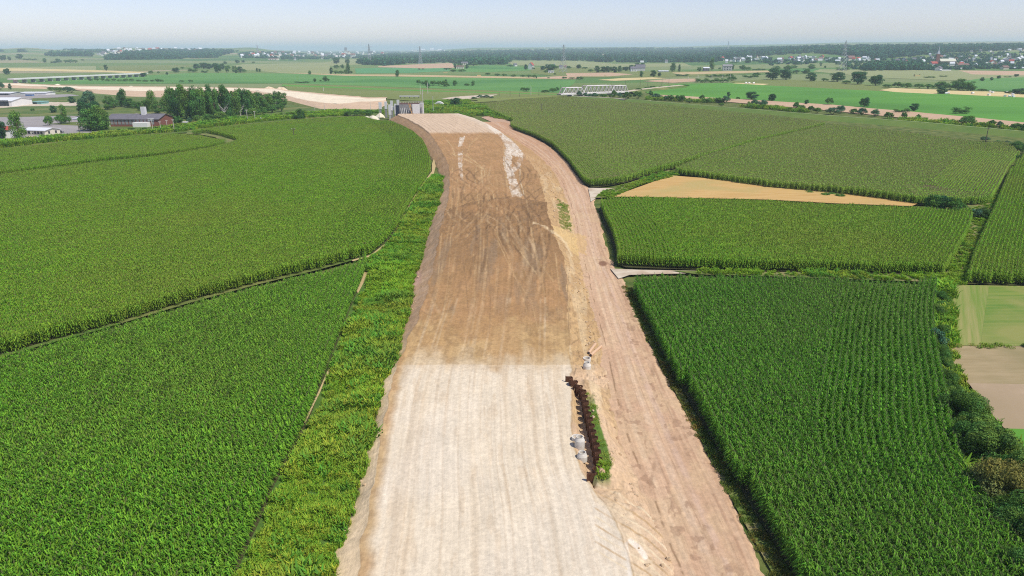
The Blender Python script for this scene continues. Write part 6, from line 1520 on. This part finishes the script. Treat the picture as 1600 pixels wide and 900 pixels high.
bank('levee', 'low grassy river levee crossing behind the right corn fields', [(895,154.5),(960,158),(1010,162),(1100,170),(1200,178.5),(1300,187),(1440,198),(1600,213),(1800,232)], 9, 1.8, 2.2, pmat('levee_grass', (0.10, 0.17, 0.03), (0.14, 0.20, 0.04), 0.1), 'levee')
bank('levee_path', 'pale mown path along the top of the levee', [(895,154.5),(960,158),(1010,162),(1100,170),(1200,178.5),(1300,187),(1440,198),(1600,213),(1800,232)], 1.6, 1.2, 2.32, pmat('path_grass', (0.26, 0.32, 0.12), (0.20, 0.28, 0.08), 0.3), 'path')
bank('levee_track', 'pale dirt part of the levee track below the truss bridge', [(895,154.5),(960,158),(978,160)], 1.7, 1.3, 2.40, FM['track'], 'path')

# ---- far viaduct
va = P(18, 130); vb = P(228, 119.5); dv = vb - va; Lv = float(np.hypot(*dv[:2])); av = math.atan2(dv[1], dv[0])
vi = empty('viaduct', va, av); tag(vi, 'long low pale road viaduct on piers at the far left', 'viaduct')
b = MB(); b.box((Lv / 2, 0, 4.2), (Lv, 11, 1.6)); b.build('deck', CONCW, vi)
for k in range(18):
    b = MB(); b.box(((k + 0.5) * Lv / 18, 0, -1), (1.6, 7, 5.4)); b.build('pier', CONC, vi)

# ---- buildings of the yard
def bld(name, px, py, wpx, dm, hpx, label, cat='building', wall=WALLW, roof=ROOFG, rise=0.35, rz=0.0, gable=True, extra=None, over=0.5):
    p = PT(px, py) if py < 100 else P(px, py); k = depth(p) / FPX; W_ = wpx * k; H_ = hpx * k
    o = empty(name, p, rz); tag(o, label, cat)
    b = MB(); r_ = H_ * rise
    if gable:
        b.gable_wall((0, 0, -0.2), (W_, dm), H_ + 0.2, r_, 0); b.build('wall', wall, o); b = MB(); b.gable((0, 0, H_), (W_, dm), r_, 0, 0, over); b.build('roof', roof, o)
    else:
        b.box((0, 0, -0.2), (W_, dm, H_ + 0.2)); b.build('wall', wall, o); b = MB(); b.box((0, 0, H_ + 0.0), (W_ + 0.8, dm + 0.8, 0.4)); b.build('roof', roof, o)
    return o, W_, dm, H_
def win_row(o, W_, dm, z, h, n, mat=DARKW, w=1.2, side=-1, m_=0.08, name='window'):
    for k in range(n):
        b = MB(); x = -W_ / 2 + W_ * (m_ + (1 - 2 * m_) * (k + .5) / n); b.box((x, side * (dm / 2 + 0.02), z), (w, 0.08, h)); b.build(name, mat, o)
o, W_, dm, H_ = bld('office_building', 66, 211.5, 42, 9, 9, 'low white gabled office with flat front windows in the yard', 'building', WALLC, ROOFW, 0.3, -0.25); win_row(o, W_, dm, 1.2, 1.2, 6)
b = MB()
for y_ in (-2, 2): b.box((W_ / 2 + 0.03, y_, 1.2), (0.08, 1.0, 1.2))
b.build('side_window', DARKW, o)
o, W_, dm, H_ = bld('brick_building', 220, 196.5, 82, 16, 12, 'long dark red brick works building with grey roof', 'building', BRICK, ROOFG, 0.5, -0.03); win_row(o, W_, dm, 1.5, 2.6, 12, CONCD, 1.5)
b = MB(); b.box((W_ * 0.12, -1, H_), (2.2, 2.2, 6)); b.build('chimney', CONCW, o); b = MB(); b.box((-W_ / 2 - 0.3, -dm / 2 - 1.5, -0.2), (5, 3, 5)); b.build('porch', WALLW, o)
b = MB(); b.box((W_ * 0.2, -dm / 2 - 1.8, -0.2), (8, 3.5, 3)); b.build('annex', WALLW, o); b = MB(); b.box((W_ * 0.36, -dm / 2 - 0.1, 3.4), (3.4, 0.25, 1.3)); b.build('sign_board', CONCW, o)
o, W_, dm, H_ = bld('warehouse', 4, 165.5, 66, 22, 9, 'white warehouse with a row of dark loading bays at the left edge', 'warehouse', WALLW, ROOFW, 0.4, -0.06); win_row(o, W_, dm, 0.8, 4.2, 8, DARKW, 4.0, name='loading_bay')
o, W_, dm, H_ = bld('shed', 64, 163, 15, 8, 4, 'small blue-green shed with dark open front', 'shed', TEAL, TEAL, 0.1, -0.1, False)
b = MB(); b.box((-W_ * 0.22, -dm / 2 - 0.02, 0.2), (W_ * 0.42, 0.1, H_ * 0.75)); b.build('open_front', DARKW, o)
o, W_, dm, H_ = bld('hall', 8, 149, 42, 20, 4, 'long grey hall farther back at the left edge', 'hall', CONC, ROOFW, 0.3, -0.05); win_row(o, W_, dm, 1, 1.4, 9, DARKW, 3)
bld('hall', 60, 148.5, 40, 14, 4, 'pale flat hall behind the warehouse', 'hall', WALLW, ROOFW, 0.2, -0.05)
bld('garden_house', 13, 216, 12, 8, 14, 'partly hidden white house between the two leftmost trees', 'house', WALLW, ROOFR, 0.3, 0.4)
bld('kiosk', 289.5, 197, 5.5, 2.2, 5.5, 'small white kiosk beside the light green tree', 'kiosk', WALLW, CONCW, 0.2, 0, False)
bld('shed', 271, 190, 12, 7, 5, 'little white shed hidden behind the brick building end', 'shed', WALLW, ROOFG, 0.3)
bld('container', 79, 146, 5, 2.4, 2.4, 'small white container in front of the scrub bank', 'container', WALLW, CONCW, 0.1, 0.2, False)
bld('container', 47, 150.5, 11, 3, 3.2, 'blue and white flat container in the far yard', 'container', pmat('sheet_blue', (0.12, 0.25, 0.5), None, 1, coord='obj'), ROOFW, 0.1, -0.1, False)
bld('shed', 124, 188, 10, 6, 3, 'pale flat shed left of the big clump', 'shed', CONCW, ROOFW, 0.1, 0, False)
# car
p = P(93, 208.5); o = empty('parked_car', p, -0.3); tag(o, 'dark car parked beside the white office gable', 'car')
b = MB(); b.box((0, 0, 0.35), (4.4, 1.8, 0.6), 0, 0, 0.97); b.box((-0.2, 0, 0.95), (2.5, 1.65, 0.55), 0, 0, 0.78); b.build('body', CARP, o)
b = MB(); b.box((-0.2, 0, 1.0), (2.54, 1.5, 0.36), 0, 0, 0.86); b.build('windows', DARKW, o)
for sx in (-1.35, 1.35):
    for sy in (-0.85, 0.85):
        b = MB(); b.bar((sx, sy - 0.1, 0.33), (sx, sy + 0.1, 0.33), 0.56, None, 12); b.build('wheel', POLED, o)
for i, (x, y) in enumerate(((57, 216.5), (49, 217))):
    p = P(x, y); o = empty('garden_table', p); tag(o, ['yellow awning table right of its twin in front of the white office', 'yellow awning table left of its twin in front of the white office'][i], 'table', 'yellow tables in front of the office')
    b = MB(); b.box((0, 0, 1.0), (3.2, 2.0, 0.15)); b.build('tabletop', STRAW, o); b = MB()
    for sx in (-1.4, 1.4):
        for sy in (-.8, .8): b.bar((sx, sy, 0), (sx, sy, 1.0), 0.1)
    b.build('legs', POLE, o)

# ---- farm houses in the middle distance
def house(px, py, wpx, hpx, label, wall=WALLW, roof=ROOFR, rz=0.0, dm=None, rise=0.6, windows=True, group=None, name='house'):
    p = PT(px, py) if py < 100 else P(px, py); k = depth(p) / FPX; W_ = wpx * k; H_ = hpx * k; dm = dm or W_ * 0.75
    o = empty(name, p, rz); tag(o, label, name.replace('_', ' '), group)
    b = MB(); b.gable_wall((0, 0, -0.5), (W_, dm), H_ + .5, H_ * rise); b.build('wall', wall, o); b = MB(); b.gable((0, 0, H_), (W_, dm), H_ * rise, 0, 0, 0.5); b.build('roof', roof, o)
    if windows:
        for z in (H_ * 0.15, H_ * 0.58):
            for x in (-0.28, 0, 0.28):
                b = MB(); b.box((x * W_, -dm / 2 - 0.03, z), (W_ * 0.11, 0.1, H_ * 0.25)); b.build('window', DARKW, o)
    return o
house(830, 108.5, 8, 6.5, 'white house with red roof on the left of the farm group', rz=1.2, dm=9); house(805, 103.8, 5, 3, 'small white house left of the red-roofed one', roof=ROOFG, rz=0.7)
house(858, 106, 8, 3, 'white house just above the wide dark tree', roof=ROOFW); house(861, 114, 9, 2.6, 'white flat barn below the wide dark tree', roof=ROOFW, rise=0.2, name='barn')
house(866, 105, 3, 4, 'narrow white gable house right of the wide dark tree', roof=ROOFW, rz=1.5); house(876, 107.5, 5, 3.5, 'small white cottage near the pylon', roof=ROOFG); house(883, 107, 4, 3, 'smallest cottage right of the pylon', wall=WALLC, roof=ROOFB)
house(726, 101.5, 10, 3, 'grey-roofed farmhouse at the forest edge', roof=ROOFG, wall=WALLC); house(719, 107.5, 12, 3.4, 'cream farm building between two dark trees', wall=WALLC, roof=ROOFB, rise=0.4)
house(990, 111.5, 10, 4.5, 'white house beside the big grey roof', roof=ROOFG); house(1000, 110.8, 14, 5, 'house with a big plain grey hipped roof', wall=CONC, roof=ROOFG, rise=0.9, windows=False)
house(1036, 112.3, 15, 1.6, 'long flat white greenhouse right of the grey-roofed house', roof=ROOFW, rise=0.3, windows=False, name='greenhouse'); house(1103, 111, 9, 4.5, 'dark small house with bright blue-white gable', wall=ROOFG, roof=ROOFW, rise=0.3)
house(1136, 110.2, 14, 7, 'grey ruined house with bare pinkish walls', wall=CONC, roof=CONCD, rise=0.3, rz=-0.2)
house(1127, 95, 7, 4, 'white house with bright red roof at the forest edge', rz=0.5); house(1121, 94.5, 5, 3, 'small white house left of the bright red roof', roof=ROOFG); house(1135, 98, 4, 3, 'small white house below the bright red roof', roof=ROOFW)
house(1041, 98.3, 4, 3, 'tiny white house in front of the middle forest edge', roof=ROOFG); house(1052, 95, 3, 4, 'tall tiny white gable at the middle forest edge', roof=ROOFW, rz=1.4); house(1003, 98, 5, 1.8, 'lowest white shed at the middle forest edge', roof=ROOFW)
house(504, 92.5, 3, 3, 'tiny white house left above the pale crop field', roof=ROOFG); house(461, 94.3, 3, 3, 'tiny white chapel-like house at the pale field edge', roof=ROOFG)
house(552, 90, 7, 4, 'white house with red-brown roof above the double clump', roof=ROOFB); house(541, 86, 4, 7, 'tall white church-like building above the double clump', roof=ROOFG); house(537, 90.6, 3, 2, 'tiny white shed above the double clump', roof=ROOFW)
house(428, 94, 14, 2.4, 'long cream building at the left end of the pale crop field', wall=WALLC, roof=ROOFB, rise=0.3)
house(1404, 111, 0.1, 0.1, 'x') if False else None

# ---- town houses, small copies sharing four meshes
def small_house(wall, roof, flat=False):
    b = MB()
    if flat: b.box((0, 0, -2), (1, 0.8, 2.62), 0, 0); b.box((0, 0, 0.62), (1.04, 0.84, 0.05), 0, 1)
    else: b.gable_wall((0, 0, -2), (1, 0.8), 2.5, 0.36); b.gable((0, 0, 0.5), (1, 0.8), 0.36, 0, 1, 0.05)
    return b
HOUSES = [(small_house(0, 1).mesh('house', [WALLW, ROOFR]), 'red-roofed white house'), (small_house(0, 1).mesh('house', [WALLW, ROOFG]), 'grey-roofed white house'),
          (small_house(0, 1).mesh('house', [WALLC, ROOFB]), 'brown-roofed cream house'), (small_house(0, 1, True).mesh('house', [WALLW, ROOFW], ), 'flat white hall'), (small_house(0, 1).mesh('house', [WALLW, ROOFW]), 'pale-roofed white house')]
hr = np.random.default_rng(12)
TOWN = {}
def place_house(px, py, w, h, kind, where, group):
    p = PT(px, py)
    if p is None: return
    k = depth(p) / FPX; me, lb = HOUSES[kind]
    o = link(bpy.data.objects.new('house', me)); o.location = tuple(p); W_ = w * k; H_ = h * k * 1.5; o.scale = (W_, W_ * hr.uniform(0.8, 1.2), H_); o.rotation_euler = (0, 0, hr.choice([0.2, -0.3, 1.4, 0.9, -0.7]) + hr.normal(0, .1))
    TOWN.setdefault((lb, where, group), []).append((px, o))
def town(poly, n, where, group, w=(3, 6), h=(2.2, 3.6), kinds=(0, 1, 2, 3, 4), p=None):
    xs = [q[0] for q in poly]; yy = [q[1] for q in poly]; c = 0; t = 0; used = []
    while c < n and t < n * 40:
        t += 1; x = hr.uniform(min(xs), max(xs)); y = hr.uniform(min(yy), max(yy))
        if not pip(np.array([x]), np.array([y]), poly)[0]: continue
        if any(abs(x - a) < 4.2 and abs(y - b_) < 1.9 for a, b_ in used): continue
        used.append((x, y)); sc = 0.55 + 0.45 * np.clip((y - 74) / 25, 0, 1.2)
        place_house(x, y, hr.uniform(*w) * sc * 1.15, hr.uniform(*h) * sc * 1.15, int(hr.choice(kinds, p=p)), where, group); c += 1
PR = [0.12, 0.22, 0.12, 0.18, 0.36]
town([(1525,98),(1545,84),(1600,81),(1640,84),(1640,104),(1580,104),(1535,104)], 46, 'in the dense quarter right of the church', 'dense quarter right of the church', p=PR)
town([(1390,96),(1450,87),(1500,86),(1530,90),(1525,104),(1480,104),(1440,99),(1400,99)], 30, 'around the church of the right-hand town', 'houses around the church', p=PR)
town([(1450,78),(1500,74),(1640,70),(1640,79),(1540,82),(1480,82)], 40, 'on the hazy slope above the church', 'houses on the slope above the church', w=(4, 6), p=PR)
town([(1206,94),(1230,91),(1290,91),(1380,91),(1400,96),(1380,99),(1300,99),(1230,99),(1206,97)], 34, 'along the forest edge left of the church', 'houses along the forest edge', p=PR)
town([(1138,95),(1150,91),(1195,90),(1200,95),(1165,97),(1140,97)], 18, 'in the hamlet beyond the bright red roof', 'white hamlet at the forest edge', p=[.1, .1, .1, .2, .5])
town([(1196,78),(1225,78),(1222,80),(1200,80)], 6, 'in the bright patch on the forest horizon', 'houses on the forest horizon', w=(4, 6), p=PR)
town([(372,88),(400,84),(500,83),(600,82),(620,84),(600,87),(520,90),(440,91),(380,91)], 56, 'in the far town left of the middle', 'houses of the far town', w=(3.5, 6), h=(2.6, 4), p=[.08, .2, .12, .2, .4])
town([(150,84),(180,78),(230,77),(330,79),(300,81),(240,80),(180,88),(155,88)], 34, 'on the hill at the far left', 'houses on the far left hill', w=(4.5, 7), h=(3, 4.2), p=PR)
town([(640,81.5),(700,80.5),(700,79),(640,80)], 9, 'above the dark forest', 'pale strip above the dark forest', w=(6, 9), h=(2.6, 3.4), kinds=(3, 4), p=[.5, .5])
for i, (x, y, w, h, k, lb) in enumerate([(1466,110.5,7,5.5,1,'white gabled barn at the lower edge of the town below the church'),(1476,110.8,16,2,3,'long low white wall-like hall below the church'),(1499,108,14,2.2,3,'long white hall in front of the town, right of the barn'),(1503,104.5,17,4,2,'long cream row house above the white halls'),
  (1569,108.5,9,4.5,2,'cream gabled house alone at the front edge of the town'),(1590,107.5,16,2,4,'long pale shed right of the cream gabled house'),(1590,95,7,4,4,'bright white house at the right end of the town'),(1458,103,9,5,0,'house with big pinkish red roof in front of the church'),
  (1219,99,5,4,1,'white house at the left end of the town'),(1236,93,8,3.6,0,'white and red house left of the long yard wall'),(1276,95,16,4,3,'long white block in the left part of the town'),(1329,95,10,6,2,'large cream house with pointed gable right of the pylon'),(1260,90,30,2.4,3,'very long flat pale hall behind the left part of the town')]):
    p = PT(x, y); k_ = depth(p) / FPX; o = link(bpy.data.objects.new('house', HOUSES[k][0])); o.location = tuple(p); o.scale = (w * k_, 11, h * k_ * 1.25); tag(o, lb, 'house'); o.rotation_euler = (0, 0, 0.1 if w > 8 else 0.6)
for (lb, where, group), L_ in TOWN.items():
    L_.sort(key=lambda t: t[0])
    for i, (_, o) in enumerate(L_):
        tag(o, '%s %s, %s from the left' % (lb, where, ORD[i]) if len(L_) > 1 else lb + ' ' + where, 'house', group + ', ' + lb)
# church
p = PT(1478, 100.5); k_ = depth(p) / FPX; ch = empty('church', p, -0.15); tag(ch, 'brick church with tall pale spire and light roof in the right-hand town', 'church')
b = MB(); b.gable_wall((1 * k_, 0, -1), (22 * k_, 12), 5.5 * k_, 3 * k_); b.build('nave', BRICK, ch); b = MB(); b.gable((1 * k_, 0, 5.5 * k_ - 1), (22 * k_, 12), 3.4 * k_, 0, 0, .6); b.build('roof', pmat('church_roof', (0.66, 0.66, 0.52), None, 1, coord='obj'), ch)
b = MB(); b.box((-17 * k_ / 1.25, 0, -1), (4.6 * k_, 4.6 * k_, 16 * k_)); b.build('tower', BRICK, ch); b = MB(); b.box((-17 * k_ / 1.25, 0, 15.8 * k_ - 1), (4.2 * k_, 4.2 * k_, 5 * k_), 0, 0, 0.35); b.box((-17 * k_ / 1.25, 0, 20.7 * k_ - 1), (1.5 * k_, 1.5 * k_, 9 * k_), 0, 0, 0.05); b.build('spire', PYL, ch)
b = MB(); b.box((9 * k_, -6, -1), (5 * k_, 10, 5 * k_)); b.build('transept', BRICK, ch)

# ---- bales
def bale_mesh(mat):
    b = MB(); b.bar((-0.6, 0, 0.62), (0.6, 0, 0.62), 1.1, None, 14); return b.mesh('round_bale', mat)
BM1 = bale_mesh(BALE); BM2 = bale_mesh(STRAW)
bl = [(1478,147.5),(1482,147),(1519.5,147),(1545,149.8),(1547,144.8),(1551,146),(1572.5,146),(1577,152),(1582,149.6),(1570,151.6),(1583,152.4),(1583,146.5)]
for i, (x, y) in enumerate(sorted(bl)):
    o = link(bpy.data.objects.new('round_bale', BM1)); p = P(x, y); o.location = tuple(p); k_ = 1.5; o.scale = (k_, k_, k_); o.rotation_euler = (0, 0, hr.uniform(0, 3)); tag(o, 'white wrapped round bale, %s from the left on the pale stubble' % ORD[i], 'bale', 'white bales on the right stubble')
for i, (x, y) in enumerate([(1165.5,131.2),(1170.5,131.3),(1177.5,131.4)]):
    o = link(bpy.data.objects.new('round_bale', BM1)); o.location = tuple(P(x, y)); o.scale = (1.7,) * 3; tag(o, 'white round bale, %s of three in the small yellow stubble patch' % ORD[i], 'bale', 'three bales in the small yellow patch')
def stack(px, py, w, h, label):
    p = P(px, py); k_ = depth(p) / FPX; b = MB(); b.gable_wall((0, 0, 0), (w * k_, w * k_ * .6), h * k_ * .55, h * k_ * .45); o = b.build('straw_stack', STRAW); o.location = tuple(p); tag(o, label, 'straw stack', 'straw stacks')
stack(1432.5, 119.5, 8, 4, 'straw stack on the pale field in front of the town'); stack(748.5, 119, 6, 3.4, 'straw stack on the meadow left of the farm hedge'); stack(696, 114, 6, 2.2, 'low pale straw stack below the farmyard trees'); stack(945.8, 119.6, 2.5, 3, 'tiny pale stack at the reddish stubble behind the bridge')

# ================================================================== HAZE
me = bpy.data.meshes.new('haze'); b = MB(); b.box((0, 14000, -2), (62000, 62000, 142)); me.from_pydata(b.v, [], b.f); me.update()
hz = link(bpy.data.objects.new('haze', me)); tag(hz, 'pale bluish summer haze lying over the whole plain', 'haze', kind='stuff')
hm_ = bpy.data.materials.new('haze'); hm_.use_nodes = True; n = hm_.node_tree.nodes; l = hm_.node_tree.links
for q in list(n):
    if q.type == 'BSDF_PRINCIPLED': n.remove(q)
pv_ = n.new('ShaderNodeVolumePrincipled'); pv_.inputs['Color'].default_value = (0.72, 0.88, 1.0, 1); pv_.inputs['Density'].default_value = 0.00013; pv_.inputs['Anisotropy'].default_value = 0.0
l.new(pv_.outputs[0], n['Material Output'].inputs['Volume']); me.materials.append(hm_)
